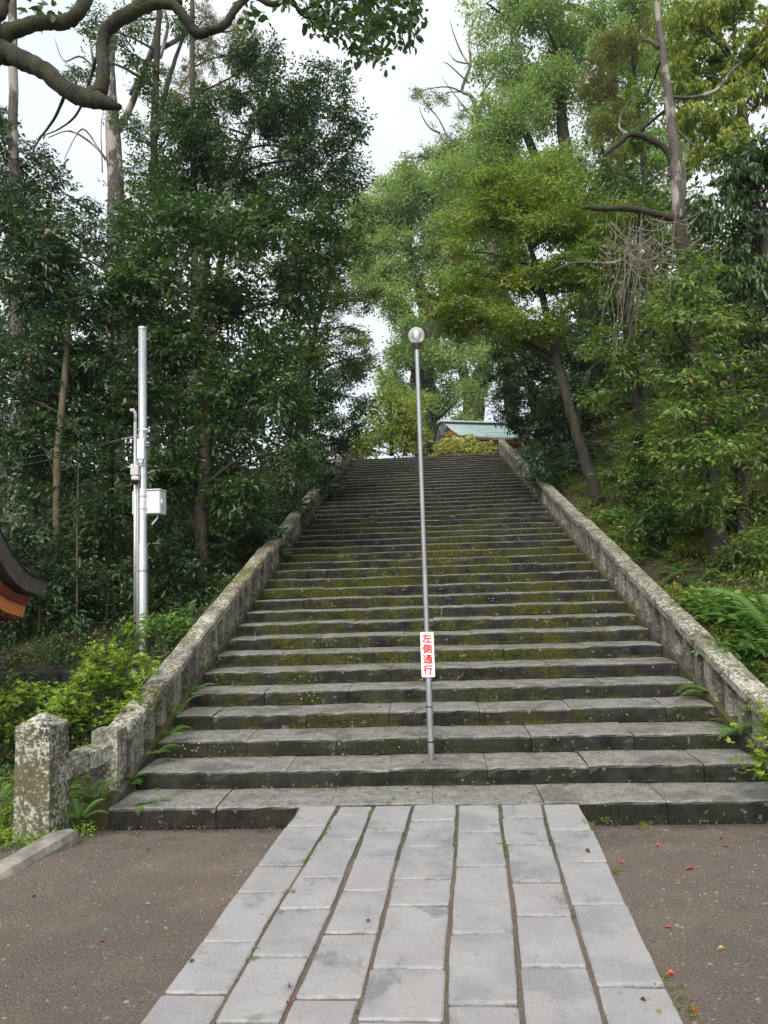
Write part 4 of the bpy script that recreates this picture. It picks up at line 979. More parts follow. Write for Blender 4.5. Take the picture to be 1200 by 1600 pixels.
xyz_branch(ot, ob, P_((-15,30,0),(2,20,0),(8,-10,0)), [.12,.09,.09], BARK_MOSS, 'bough')
xyz_branch(ot, ob, P_((400,-6,.3),(425,6,.3),(455,0,.4),(472,22,.5),(500,30,.5),(540,36,.5),(585,31,.5),(620,30,.5)), [.06,.05,.04,.035,.03,.022,.014,.008], BARK_MOSS, 'bough', 7)
for pts in (((150,90,0),(142,120,.1),(122,175,.2),(95,200,.3),(60,215,.4)), ((105,140,0),(85,185,.2),(60,220,.3),(50,240,.3)), ((500,30,.5),(515,50,.5),(530,72,.5)), ((540,36,.5),(560,20,.5),(575,2,.5)), ((520,33,.5),(512,52,.5),(505,65,.5)), ((470,20,.5),(490,8,.5),(520,-5,.5)), ((560,34,.5),(580,55,.5),(600,70,.5))):
    xyz_branch(ot, ob, P_(*pts), list(np.linspace(.022, .006, len(pts))), BARK_MOSS, 'twig', 5)
pp = []; 
for (px, py, r, n) in ((485,12,26,26),(520,15,30,30),(560,10,30,30),(600,8,32,30),(635,25,24,20),(540,42,28,26),(580,45,32,30),(615,45,24,18),(500,40,16,10),(570,80,22,14),(585,95,18,9),(550,62,18,10),(640,-10,24,20),(530,-15,30,24),(450,-20,20,12),(645,45,12,6),(390,22,12,5),(400,35,10,4),(60,20,16,6),(75,12,14,6)):
    for _ in range(int(n*.55)):
        a = random.uniform(0, 6.28); q = r*math.sqrt(random.random()); pp.append(at(px + q*math.cos(a), py + q*math.sin(a), OB + .5 + random.uniform(-.5, .5)))
pp = np.array(pp) - ob; dd = rng.normal(0, 1, (len(pp), 3))*np.array([1, 1, .4]) + np.array([0.3, 0, -.25])
TPL['few'] = [(P[:7]*0.5, A[:7], N[:7]) for P, A, N in TPL['clump']]
o = foliage_mesh('crown', pp, dd, np.full(len(pp), .22), 'few', 0.105, 0.068, LF_DARK, ot, (0.30, .2), fine=True); o['kind'] = 'stuff'

# ------------------------------------------------------------------ trees, right of the stairs
GR = 'trees on the bank right of the stairs'
plant('layered_tree', 'light green tree with flat layered boughs and a slanting trunk right of the stairs', 'tree', gz(936, 795, 16),
      B(16.5, (820,285,62),(870,300,50),(765,345,60),(850,360,72),(720,385,38),(720,450,52),(790,425,66),(870,440,62),(700,490,40),(755,500,66),(835,505,70),(905,350,46),(665,465,24),(930,430,40),(790,320,50)), 'layer',
      [[((937,798,16),.14),((925,750,16),.13),((905,690,16.2),.12),((888,630,16.4),.11),((868,555,16.6),.10),((853,490,16.6),.085),((838,420,16.5),.065),((818,350,16.5),.045),((806,300,16.5),.025)]], BARK_DARK, GR, twig=12)
plant('evergreen_tree', 'dark drooping evergreen overhanging the upper right balustrade beside the shrine roof', 'tree', gz(905, 725, 23),
      B(23, (795,570,44),(840,560,58),(800,628,34),(838,630,52),(885,610,55),(822,668,30),(862,690,42),(905,660,50),(838,718,22,-1.5),(880,730,36,-3),(930,700,40,-3),(920,560,50),(800,530,40),(860,520,44),(940,620,44)), 'deep',
      [[((905,725,23),.22),((880,680,23),.2),((850,635,23),.18),((815,580,23),.12),((790,545,23),.07)],[((890,700,22),.14),((905,640,22),.12),((920,580,22),.08)]], BARK_DARK, GR)
R3 = gz(1130, 955, 10.6); Y3 = 10.8
plant('dead_topped_tree', 'big dark trunk with a bare peeling top and broken boughs rising above the right bank', 'tree', R3,
      B(Y3, (1080,420,40,-.5),(1075,480,44,-.6),(1100,560,44,-.6),(1085,640,46,-.7),(1120,700,46,-.6),(1110,770,44,-.5),(1060,700,40,-.5),(1090,700,40,.3),(1110,640,42,.3),(1075,600,36,.3),(1120,760,30,.3),(1085,520,34,.3),(1000,150,18,3),(985,215,18,3)), 'mid',
      [[((1132,960,Y3),.19),((1124,880,Y3),.17),((1112,790,Y3),.15),((1100,690,Y3),.135),((1088,560,Y3),.12),((1076,440,Y3),.105),((1060,345,Y3),.095)],[((1060,346,Y3),.096),((1056,260,Y3),.085),((1046,170,Y3),.068),((1038,100,Y3),.056),((1030,40,Y3),.045),((1022,-30,Y3),.04)]], BARK_DARK, limbs=True, twig=3)
r3o = bpy.data.objects['dead_topped_tree']; 
_t = [c for c in r3o.children if c.name.startswith('trunk')]; _t[1].data.materials[0] = BARK_PALE
r3b = np.array(R3)
for pts, rr in (([(1062,345,Y3),(1030,335,Y3),(985,326,Y3-.1),(940,326,Y3-.2),(912,324,Y3-.3)], [.07,.055,.05,.04,.03]),
                ([(1054,262,Y3),(1040,232,Y3),(1010,215,Y3),(985,210,Y3),(962,228,Y3),(942,245,Y3)], [.06,.05,.05,.045,.04,.02]),
                ([(985,212,Y3),(968,200,Y3),(972,175,Y3),(990,150,Y3)], [.025,.018,.014,.008]),
                ([(1050,152,Y3),(1085,152,Y3+.2),(1120,140,Y3+.4),(1142,112,Y3+.5),(1160,96,Y3+.6)], [.03,.03,.028,.025,.012]),
                ([(1030,75,Y3),(1018,66,Y3),(1004,62,Y3)], [.04,.03,.02]), ([(1064,340,Y3-.15),(1070,290,Y3-.2),(1068,225,Y3-.2)], [.03,.025,.02]),
                ([(1048,165,Y3),(1035,160,Y3),(1026,164,Y3)], [.03,.02,.012]), ([(1060,205,Y3),(1080,225,Y3),(1105,240,Y3)], [.02,.015,.01]),
                ([(1000,385,Y3),(960,410,Y3),(900,410,Y3),(860,425,Y3)], [.02,.02,.018,.01]), ([(1050,385,Y3-.3),(1035,395,Y3-.3),(1020,408,Y3-.3)], [.02,.025,.02])):
    branch(r3o, r3b, pts, rr, BARK_PALE if rr[0] < .05 else BARK_DARK, 'bough', 7)
vn = empty('dead_vines', tuple(at(1010, 340, Y3 - .2)), 'tangle of dry hanging vines on the broken bough of the bare right trunk', 'vines'); vb = np.array(vn.location); vm = MB()
for k in range(46):
    x = random.gauss(1010, 38); y = random.uniform(330, 400); L = random.uniform(50, 190)*(1.0 if 950 < x < 1060 else .5); yy = Y3 - .3 + random.uniform(-.5, .4)
    pts = [at(x + random.gauss(0, 4) - 18*(t**1.5), y + L*t, yy + random.uniform(-.04, .04)) - vb for t in np.linspace(0, 1, 6)]
    vm.tube(pts, np.linspace(random.uniform(.003, .009), .002, 6), 3, 0, False)
for k in range(40):
    x = random.gauss(1000, 40); y = random.uniform(340, 420); a = random.uniform(-.6, .6); L = random.uniform(30, 80); yy = Y3 - .3 + random.uniform(-.5, .4)
    pts = [at(x + L*t*math.cos(a), y + L*t*math.sin(a) + 12*math.sin(t*3), yy) - vb for t in np.linspace(0, 1, 5)]; vm.tube(pts, np.linspace(.008, .004, 5), 3, 0, False)
vo = vm.obj('stems', DEADTWIG, vn, True); vo['kind'] = 'stuff'
plant('evergreen_tree', 'bright yellow green tree with drooping leaves high at the upper right corner', 'tree', gz(1190, 900, 16),
      B(16, (1090,50,58),(1160,40,66),(1110,120,58),(1175,120,60),(1080,190,46),(1150,190,52),(1200,60,50),(1070,110,40),(1125,240,36),(1060,20,40)), 'yellow',
      [[((1190,900,16),.22),((1185,500,16),.18),((1170,280,16),.14),((1150,100,16),.08)]], BARK_DARK, GR)
plant('evergreen_tree', 'dark glossy drooping evergreen at the right edge below the bright yellow green tree', 'tree', gz(1215, 900, 13.5),
      B(13.5, (1150,290,62),(1195,350,66),(1115,340,44),(1180,430,60),(1125,420,44),(1200,240,44),(1195,510,50)), 'gloss',
      [[((1215,900,13.5),.16),((1212,560,13.5),.13),((1190,330,13.5),.07)]], BARK_DARK, GR)
plant('camphor_tree', 'huge pale green camphor filling the sky behind the bare right trunk', 'tree', gz(930, 700, 30),
      B(30, (870,50,72),(810,110,60),(940,60,72),(780,190,58),(860,170,76),(950,160,72),(770,270,56),(860,270,76),(960,270,72),(1020,110,60),(1030,230,60),(820,330,60),(920,350,66),(1010,340,60),(1000,20,60),(820,10,50),(720,280,50),(745,225,40)), 'camphor',
      [[((930,700,30),.5),((920,500,30),.45),((900,350,30),.36),((880,200,30),.25),((870,80,30),.14)],[((905,380,30),.25),((840,250,30),.2),((800,160,30),.12)],[((915,330,30),.22),((970,200,30),.16),((990,90,30),.1)]], BARK_DARK, GR, twig=10)
plant('camphor_tree', 'dark crooked limb and thin foliage at the top edge right of the sky gap', 'tree', gz(980, 700, 33),
      B(31, (790,20,34),(755,45,28),(830,-10,40),(745,10,22),(790,75,24)), 'camphor',
      [[((985,700,35),.3),((975,300,35),.24),((945,60,34),.2),((905,15,32),.16),((860,16,30),.13),((815,35,30),.09),((790,25,30),.06),((760,5,30),.04)]], BARK_DARK, GR, dens=.7, keep=.8)
plant('conifer', 'brownish tufted conifer boughs in front of the pale camphor, left of the bare trunk', 'tree', gz(1010, 880, 24),
      B(24, (955,65,26),(935,110,28),(990,75,22),(960,135,28),(920,150,20),(985,150,24),(945,195,24),(1000,190,20),(975,235,22),(1010,40,22)), 'needle',
      [[((1010,880,24),.15),((1012,400,24),.11),((1000,200,24),.08),((985,60,24),.04)]], BARK_DARK, keep=.95)
tw = plant('twiggy_tree', 'thin half bare tree with pale twigs standing against the sky right of the gap', 'tree', gz(850, 700, 34),
      B(34, (680,165,24),(652,145,13),(700,215,28),(735,240,36),(665,235,22),(790,130,30),(725,180,18),(640,245,16),(770,180,30),(790,240,30)), 'mid',
      [[((850,700,34),.22),((800,500,34),.2),((765,380,34),.18),((748,250,34),.14),((746,180,34),.12),((735,150,34),.1),((722,140,34),.08),((735,100,34),.07),((733,60,34),.05),((745,20,34),.03)]], BARK_PALE, dens=.55, keep=.75, twig=8)
twb = np.array(tw.location)
for pts in ([(748,190),(755,140),(752,95),(762,50),(758,10)], [(735,105),(720,80),(708,50),(703,30)], [(750,150),(770,120),(780,80),(790,60)], [(733,130),(722,120),(700,100),(692,98)], [(740,185),(720,160),(712,150),(690,120)],
            [(700,215),(685,185),(668,165),(652,140)], [(688,208),(672,200),(660,182),(655,165)], [(746,170),(755,150),(765,95)], [(745,180),(735,170),(718,172),(716,148)], [(752,95),(745,70),(748,45)], [(735,100),(712,95),(700,80)]):
    branch(tw, twb, [(x, y, 34) for x, y in pts], list(np.linspace(.055, .012, len(pts))), BARK_PALE, 'twig', 5)

plant('evergreen_tree', 'mid green tree in the middle of the right bank, left of the big dark trunk', 'tree', gz(1005, 830, 15),
      B(15, (1000,330,40),(955,345,34),(1035,385,38),(950,400,52),(1000,430,46),(960,470,54),(1020,500,50),(940,530,34),(985,560,52),(965,620,40),(1020,610,46),(990,680,42),(1030,680,40),(1040,740,36),(980,740,36)), 'mid',
      [[((1005,830,15),.12),((1000,700,15),.10),((990,560,15),.08),((975,440,15),.05)]], BARK_DARK, GR)
plant('spotted_shrub_tree', 'evergreen with many yellow spotted leaves around and right of the big dark trunk', 'tree', gz(1165, 930, 11.2),
      B(11.6, (1060,480,52),(1130,500,58),(1085,570,54),(1160,570,56),(1195,640,52),(1130,650,60),(1180,720,54),(1120,720,46),(1075,650,40),(1195,790,46),(1150,790,46),(1105,790,34),(1040,560,40)), 'spot',
      [[((1165,930,11.4),.09),((1160,800,11.4),.08),((1150,650,11.5),.065),((1130,520,11.6),.04)]], BARK_DARK, GR)
plant('shrub', 'low mid green shrub with drooping branches at the right edge under the spotted evergreen', 'shrub', gz(1180, 950, 10.2),
      B(10.2, (1175,850,36),(1198,890,34),(1170,905,22),(1200,945,28)), 'mid',
      [[((1180,950,10.2),.04),((1170,880,10.2),.03),((1150,850,10.2),.015)]], BARK_DARK, 'shrubs on the right bank')
for (px, py, Y, spp, lab, bl) in (
    (960, 780, 14.5, 'mid', 'rounded green shrub at the foot of the slanting trunk on the right bank', ((985,740,36),(1010,770,36),(1035,790,32))),
    (1050, 850, 12.3, 'dark', 'dark shrub left of the base of the big dark trunk', ((1040,820,40),(1080,850,34),(1010,830,28),(1060,880,24))),
    (870, 760, 18.5, 'deep', 'dark shrub behind the right balustrade near the slanting trunk', ((865,745,32),(845,725,24),(885,770,18)))):
    plant('shrub', lab, 'shrub', gz(px, py, Y), B(Y, *bl), spp, [[((px, py+30, Y), .03), ((px, py-20, Y), .015)]], BARK_DARK, 'shrubs on the right bank')

# ------------------------------------------------------------------ beyond the stairs
plant('camphor_tree', 'giant spreading camphor tree with a thick forked trunk behind the shrine roof', 'tree', (at(670,700,56)[0], 56, TOPZ),
      B(56, (600,310,46),(650,285,42),(565,370,36),(620,370,52),(680,340,52),(740,300,44),(595,425,38),(650,430,46),(705,420,46),(625,320,40),(555,420,26),(690,385,40),(760,370,44),(735,440,44),(645,560,36),(690,570,34),(620,600,30),(665,630,34),(700,620,30),(725,540,34),(640,660,26),(570,440,20),(742,610,24,-4),(750,555,28,-4),(728,655,16,-4),(662,560,28,-4),(660,610,26,-4),(655,680,22,-4),(600,465,26,-4),(625,500,26,-4)), 'farcam',
      [[((668,712,56),1.3),((668,650,56),1.15),((660,590,56),1.0),((652,540,56),.85),((640,500,56),.6),((612,460,56),.5),((590,425,56),.4),((575,395,56),.25)],
       [((660,590,56),.8),((668,520,56),.75),((662,470,56),.55),((640,400,56),.35),((640,340,56),.2)], [((668,560,56),.6),((690,490,56),.5),((700,430,56),.35),((720,360,56),.2)],
       [((735,690,58),1.2),((738,640,58),.95),((752,590,58),.8),((768,540,58),.6),((775,480,58),.4)], [((738,640,58),.5),((722,580,58),.4),((718,520,58),.3)],
       [((655,625,56),.35),((630,612,56),.32),((605,595,56),.26),((592,575,56),.15)]], BARK_DARK, dens=.9)
plant('camphor_tree', 'dark bushy crown between the giant camphor and the layered light green tree', 'tree', (at(800,690,58)[0], 60, TOPZ),
      B(60, (700,300,40),(745,265,44),(720,350,44),(765,330,50),(700,240,26),(790,400,40),(760,470,36),(720,500,34),(790,290,40)), 'farcam',
      [[((800,690,60),.6),((790,500,60),.5),((755,350,60),.25)]], BARK_DARK, dens=1.0)
plant('small_tree', 'small yellow green tree left of the lamp post beyond the top step', 'tree', (at(600,700,36)[0], 36, TOPZ),
      B(36, (600,640,30),(585,665,26),(620,660,30),(570,690,20),(605,690,28),(635,640,22),(640,685,24),(615,620,20),(560,705,14)), 'ygsmall',
      [[((612,712,36),.12),((610,670,36),.1),((604,640,36),.05)],[((632,712,37),.12),((636,670,37),.1),((625,630,37),.06)]], BARK_DARK)
SP['cream'] = dict(kind='rosette', ll=0.16, lw=0.075, ss=0.5, dens=60, mat=LF_CREAM, tone=(0.5, 0.25))
plant('pale_bush', 'larger pale yellow bush in front of the shrine hall at the stair head', 'bush', (at(722,706,33)[0], 33, TOPZ),
      B(33, (701,702,14),(720,698,14),(736,699,11),(690,707,11),(727,704,14),(712,693,9),(745,705,8),(680,710,9)), 'cream', [], group='pale bushes by the shrine')
plant('pale_bush', 'smaller rounded pale yellow bush right of the larger one below the shrine eaves', 'bush', (at(758,706,33)[0], 33, TOPZ),
      B(33, (753,704,7),(762,702,8),(766,707,6)), 'cream', [], group='pale bushes by the shrine')
# woods behind everything, too far and dense to count
def wood(label, boxes, n_per, leaf=0.34):
    P, D, Sz = [], [], []
    for (x0, x1, y0, y1, h0, h1) in boxes:
        n = int(n_per*(x1-x0)*(y1-y0)*(h1-h0)/100)
        x = rng.uniform(x0, x1, n); y = rng.uniform(y0, y1, n)
        t = rng.random(n)**0.8; zb = np.array([ground_z(a, b) for a, b in zip(x, y)])
        hh = h0 + (h1-h0)*(0.62 + 0.38*np.sin(x*1.1 + 0.7*np.sin(y*.8))*np.cos(y*.9))
        P.append(np.stack([x, y, zb + hh*t], 1)); d = rng.normal(0, 1, (n, 3))*np.array([1, 1, .4]); D.append(d); Sz.append(rng.uniform(1.0, 2.0, n))
    o = foliage_mesh('distant_wood', np.concatenate(P), np.concatenate(D), np.concatenate(Sz), 'clump', leaf, leaf*.5, LF_FAR, None, (0.42, .25)); o['kind'] = 'stuff'; o['label'] = label
wood('dark wood of many trees behind the left trees', [(-22, -7.5, 24, 32, 0.2, 12.5), (-24, -12, 12, 22, 0.2, 8), (-10, -4.8, 26, 34, 0.2, 10.5), (-13, -5.3, 14.5, 21, 0.1, 4.2)], 28)
wood('dark wood of many trees behind the right trees', [(7.5, 24, 20, 30, 0.2, 9), (6.0, 20, 26, 36, 0.2, 11), (9, 22, 10, 20, 0.2, 7)], 26)

# ------------------------------------------------------------------ thin damp air
HZ = bpy.data.materials.new('thin_air'); HZ.use_nodes = True
for _n in list(HZ.node_tree.nodes): HZ.node_tree.nodes.remove(_n)
_o = HZ.node_tree.nodes.new('ShaderNodeOutputMaterial'); _v = HZ.node_tree.nodes.new('ShaderNodeVolumePrincipled')
_v.inputs['Color'].default_value = (0.93, 0.97, 1.0, 1); _v.inputs['Density'].default_value = 0.0004; _v.inputs['Anisotropy'].default_value = 0.2
HZ.node_tree.links.new(_v.outputs[0], _o.inputs['Volume'])
hz = MB().box((-760, -760, -2.5), (760, 800, 48)).obj('haze', HZ); tag(hz, kind='stuff')

# ------------------------------------------------------------------ undergrowth
GS = 'evergreen shrubs under the left trees'
for (lab, px, py, Y, spp, bl) in (
    ('broad leaved dark shrub beside the pavilion roof under the left trees', 60, 985, 11.5, 'deep', ((25,850,46),(75,880,42),(35,930,44),(100,930,36),(20,1000,36))),
    ('broad leaved dark shrub left of the galvanised pole', 165, 985, 12.0, 'dark', ((150,850,44),(175,910,42),(135,930,34),(190,970,30),(160,790,32),(120,985,28))),
    ('dark shrub right of the galvanised pole under the slim layered tree', 270, 960, 12.4, 'deep', ((265,860,42),(285,920,34),(250,930,32),(265,790,36))),
    ('dark shrub against the lower left balustrade below the slim layered tree', 370, 930, 14.0, 'deep', ((345,860,36),(375,890,28),(390,840,34),(340,915,24),(410,830,28),(420,860,16))),
    ('dark shrub pressed against the left balustrade halfway up', 435, 850, 16.5, 'dark', ((430,805,32),(455,790,24),(400,800,32),(440,835,16)))):
    plant('shrub', lab, 'shrub', gz(px, py, Y), B(Y, *bl), spp, [[((px, py+10, Y), .03), ((px+4, py-60, Y), .02)], [((px+16, py+6, Y), .018), ((px+10, py-110, Y), .01)]], BARK_BROWN, GS)
for (px, y0, y1, Y, r, lab) in ((118, 820, 990, 11.3, .022, 'thin pale sapling stem left of the galvanised pole'), (50, 640, 960, 14.5, .09, 'dark straight trunk in the shade above the pavilion roof'), (172, 690, 960, 15, .08, 'dark straight trunk in the shade just left of the galvanised pole'), (268, 690, 940, 15.5, .09, 'dark straight trunk in the shade right of the galvanised pole')):
    b0 = at(px, y1, Y); t_ = empty('sapling' if r < .05 else 'tree', (b0[0], Y, b0[2]), lab, 'tree')
    t0 = at(px, y0, Y); q = [np.array([0, 0, -.6]), np.array([.02, 0, .3*(t0[2]-b0[2])]), np.array([t0[0]-b0[0]+.03, 0, t0[2]-b0[2]]), np.array([t0[0]-b0[0], .1, (t0[2]-b0[2])*1.8])]
    MB().tube(smooth_path(q, 5), np.linspace(r, r*.5, 16), 8, .08).obj('trunk', BARK_TAN if r < .05 else BARK_DARK, t_, True)
    hgt = (t0[2]-b0[2])*1.75; n = 26; P = np.stack([rng.normal(0, .5, n), rng.normal(0, .5, n), rng.uniform(hgt*.6, hgt, n)], 1)
    o = foliage_mesh('crown', P, rng.normal(0, 1, (n, 3))*np.array([1, 1, .3]), rng.uniform(.4, .8, n), 'flat', .12, .055, LF_DEEP, t_); o['kind'] = 'stuff'

SP['azalea'] = dict(kind='rosette', ll=0.047, lw=0.021, ss=0.17, dens=360, mat=LF_AZALEA, tone=(0.48, 0.22), fine=True)
AZ = 'azalea bushes'
plant('azalea_bush', 'large bright yellow green azalea bush behind the lichened pillar', 'bush', gz(150, 1140, 7.4),
      B(7.3, (105,1120,40),(150,1105,46),(185,1085,44),(130,1075,36),(175,1045,40),(205,1110,26),(215,1040,22),(150,1035,22),(195,1010,20),(110,1085,30),(85,1135,28),(205,985,12),(125,1140,34)), 'azalea', [[((150,1170,7.3),.03),((155,1110,7.3),.02)], [((170,1165,7.3),.025),((190,1060,7.3),.015)]], BARK_BROWN, AZ)
plant('azalea_bush', 'smaller yellow green azalea at the left edge beyond the lichened pillar', 'bush', gz(10, 1130, 8.2),
      B(8.0, (10,1085,30),(35,1100,26),(-5,1120,30),(45,1075,18),(25,1140,20)), 'azalea', [[((20,1150,8),.02),((25,1100,8),.01)]], BARK_BROWN, AZ, keep=.8)
plant('azalea_bush', 'yellow green azalea at the right edge in front of the right balustrade', 'bush', (3.25, 6.05, -0.12),
      [(1195,1175,6.0,24),(1210,1140,6.0,22),(1200,1130,6.0,12),(1215,1190,6.0,30),(1192,1205,6.0,12)], 'azalea', [[((1215,1230,6.0),.02),((1205,1160,6.0),.01)]], BARK_BROWN, AZ)

# ferns: one frond mesh per size, many clumps
def frond_mesh(pairs, L, width):
    v = []; f = []
    for i in range(pairs):
        t = (i+1)/pairs; x = L*(0.12 + 0.88*t); z = 0.5*L*math.sin(t*1.9)*0.62 - 0.18*L*t*t; x *= 0.86
        wl = width*math.sin(min(1, (t*1.02))*math.pi*0.93 + 0.16)**0.8*(1.05-0.35*t); dx = L/pairs*0.8
        for s in (1, -1):
            b = len(v); v += [(x, 0, z), (x + dx*0.1 + wl*.15, s*wl*.5, z + .004 - wl*.05), (x + dx*0.7 + wl*.32, s*wl, z - wl*.22), (x + dx*1.15, s*wl*.5, z - wl*.03), (x + dx*1.05, 0, z)]
            f += [(b, b+1, b+4), (b+1, b+3, b+4), (b+1, b+2, b+3)] if s > 0 else [(b+4, b+1, b), (b+4, b+3, b+1), (b+3, b+2, b+1)]
    n0 = len(v)
    for i in range(9):
        t = i/8; x = L*t*0.86; z = 0.5*L*math.sin(t*1.9)*0.62 - 0.18*L*t*t
        v += [(x, -.003, z), (x, .003, z)]
        if i: f.append((n0+2*i-2, n0+2*i-1, n0+2*i+1, n0+2*i))
    me = bpy.data.meshes.new('frond'); me.from_pydata(v, [], f); me.materials.append(LF_FERN); me.update()
    a = me.attributes.new('tone', 'FLOAT', 'POINT'); a.data.foreach_set('value', [min(1, max(0, random.gauss(.45, .12))) for _ in v]); return me
FR = [frond_mesh(15, .5, .12), frond_mesh(18, .62, .13), frond_mesh(13, .38, .10)]
def fern(x, y, z, sc, label, group, n=9, face=None):
    t = empty('fern', (x, y, z), label, 'fern', group)
    for k in range(n):
        a = (face + random.uniform(-1.1, 1.1)) if face is not None else 2*math.pi*k/n + random.uniform(-.3, .3)
        shared('frond', random.choice(FR), t, rot=(random.uniform(-.15, .15), random.uniform(-.45, .15), a), scale=(sc*random.uniform(.75, 1.15),)*3)
FL = [(158,1230,6.3,.62,'fern growing under the level stone beam between pillar and foot post'), (130,1262,5.95,.5,'lowest fern at the foot of the level stone beam'), (110,1215,6.2,.5,'fern right beside the lichened pillar'),
      (190,1210,6.75,.5,'fern between the foot post and the second step'), (213,1245,6.45,.42,'small fern at the left end of the lowest step'), (232,1165,7.1,.5,'fern at the left end of the third step'), (262,1105,7.6,.55,'fern hanging between the balusters beside the fourth step'),
      (250,1138,7.3,.5,'fern under the coping beside the third and fourth steps'), (285,1075,8.1,.5,'upper fern between the balusters beside the sixth step'), (25,1200,6.6,.6,'fern behind the pillar at the left edge'), (5,1240,6.0,.6,'arching fern at the left edge in front of the azalea'), (295,950,10.5,.75,'fern below the broad leaved plant behind the left balustrade'), (345,905,12.5,.7,'fern at the foot of the slim layered tree behind the balustrade'), (405,830,14.5,.8,'fern behind the left balustrade further up')]
for (px, py, Y, sc, lab) in FL:
    p = at(px, py, Y); z = min(p[2], p[2]); fern(p[0] + (.10 if 185 < px < 290 else 0), p[1] - .08, p[2] - .06, sc*1.0, lab, 'ferns along the left balustrade', 8, face=-0.7 if px > 185 and px < 290 else None)
FRR = [(960,815,13.5),(985,805,14),(1005,830,12.8),(1030,850,12),(1000,860,12),(1055,880,11.2),(1085,905,10.6),(960,790,15),(1075,930,10.0),(1110,985,8.8),(1140,1000,8.4),(1175,1020,8.0),(1150,965,9.2),(1030,900,11.0),(930,770,16),(1190,985,8.8),(1120,1010,8.1),(1165,1050,7.4)]
whr = ['uppermost fern near the foot of the slanting trunk', 'fern below the slanting trunk', 'fern among the pale ground cover of the bank', 'fern in the middle of the bank', 'fern close behind the coping in mid bank', 'fern left of the big dark trunk', 'fern just below the big dark trunk', 'fern touching the slanting trunk', 'fern behind the coping left of the big trunk', 'fern between the trunk and the cycad', 'fern close left of the cycad', 'fern in front of the cycad', 'fern above the cycad', 'small fern behind the coping in mid bank', 'fern behind the slanting trunk', 'fern at the right edge above the cycad', 'fern behind the coping left of the cycad', 'lowest fern at the right edge behind the coping']
for (px, py, Y), lab in zip(FRR, whr):
    p = at(px, py, Y); fern(p[0], p[1], ground_z(p[0], p[1]), random.uniform(.75, 1.1), lab + ', right of the stairs', 'ferns on the right bank', 9)
# cycad at the right edge
cf = frond_mesh(34, 1.25, .16); cy = empty('cycad', tuple(np.array(gz(1235, 1090, 7.9))), 'feathery cycad with long arching fronds at the right edge', 'plant')
for k in range(13): shared('frond', cf, cy, loc=(0, 0, .25), rot=(random.uniform(-.1, .1), random.uniform(-.75, -.05), 2*math.pi*k/13 + random.uniform(-.15, .15)), scale=(random.uniform(.8, 1.05),)*3)
MB().tube([(0, 0, -.1), (0, 0, .3)], [.1, .08], 8, .15).obj('trunk', BARK_DARK, cy)
# broad leaved plant behind the left balustrade
def leafy(name, label, base, r, h, n, ll, lw, mat, group=None):
    t = empty(name, base, label, 'plant', group); P = []; Dd = []
    sm = MB()
    for k in range(n):
        a = random.uniform(0, 6.28); q = r*math.sqrt(random.random()); tip = np.array([q*math.cos(a), q*math.sin(a), h*random.uniform(.5, 1)*(1 - .4*q/r)])
        sm.tube([(tip[0]*.3, tip[1]*.3, -.05), tip*np.array([.7, .7, .6]), tip], [.008, .006, .004], 4, 0, False)
        P.append(tip); Dd.append([math.cos(a), math.sin(a), .1])
    o = sm.obj('stems', LF_FERN, t); o['kind'] = 'stuff'
    o = foliage_mesh('leaves', P, Dd, np.full(n, .16), 'whorl', ll, lw, mat, t, (.5, .2), fine=True); o['kind'] = 'stuff'
TPL['whorl'] = []
for i in range(6):
    r_ = np.random.default_rng(i); A = []; P = []; N = []
    for j in range(8):
        a = j*2.4; A.append([math.cos(a), math.sin(a), r_.uniform(-.25, .35)]); P.append([.2*math.cos(a), .2*math.sin(a), .12*j]); N.append([0, 0, 1.0] + r_.normal(0, .2, 3))
    TPL['whorl'].append((np.array(P), _norm(np.array(A)), _norm(np.array(N))))
p = gz(268, 1000, 10.4); leafy('leafy_plant', 'clump of broad pointed leaves between the galvanised pole and the balustrade', (p[0], p[1], p[2]), .36, .62, 26, .17, .062, LF_FERN, 'broad leaved plants')
for (px, py, Y, lab) in ((958,800,14.2,'bright broad leaved plant at the foot of the slanting trunk'), (1150,985,8.9,'bright broad leaved plants beside the cycad'), (1110,960,9.4,'pale green leafy plant below the big dark trunk'), (1185,1000,8.6,'leafy plant with large leaves at the right edge by the cycad'), (1160,1020,8.2,'low leafy plant behind the coping in front of the cycad')):
    p = gz(px, py, Y); leafy('leafy_plant', lab, p, .42, .42, 30, .14, .055, LF_FERN, 'broad leaved plants')
p = gz(200, 1085, 9.0)

# ground cover: too many small leaves to count
def cover(label, pts, size, kind, ll, lw, mat, tone=(.5, .25)):
    pts = np.array(pts); d = rng.normal(0, 1, (len(pts), 3))*np.array([1, 1, .15]) + np.array([0, 0, .15])
    o = foliage_mesh('ground_cover', pts, d, rng.uniform(.6, 1.2, len(pts))*size, kind, ll, lw, mat, None, tone); tag(o, label, kind='stuff'); return o
def scatter(n, x0, x1, y0, y1, test=None, lift=.02):
    out = []
    while len(out) < n:
        x, y = random.uniform(x0, x1), random.uniform(y0, y1)
        if test is None or test(x, y): out.append((x, y, ground_z(x, y) + random.uniform(0, lift)))
    return out
cover('low green ground cover on the right bank', scatter(1600, 3.35, 9, 6.3, 26, lambda x, y: _hn(x*1.1, y*1.1) > -.25 and random.random() < 1.3 - .12*(x-3.3), .16), .26, 'clump', .055, .032, LF_MID, (.6, .28))
cover('pale feathery ground cover behind the right coping', scatter(900, 3.4, 5.6, 8.5, 14.5, lambda x, y: _hn(x*1.7+3, y*1.3) > -.1, .22), .3, 'needle', .06, .014, LF_LIGHT, (.5, .25))
cover('low leaves and weeds under the left trees', scatter(1100, -9, -3.3, 7.0, 22, None, .12), .3, 'clump', .07, .04, LF_DARK, (.45, .3))
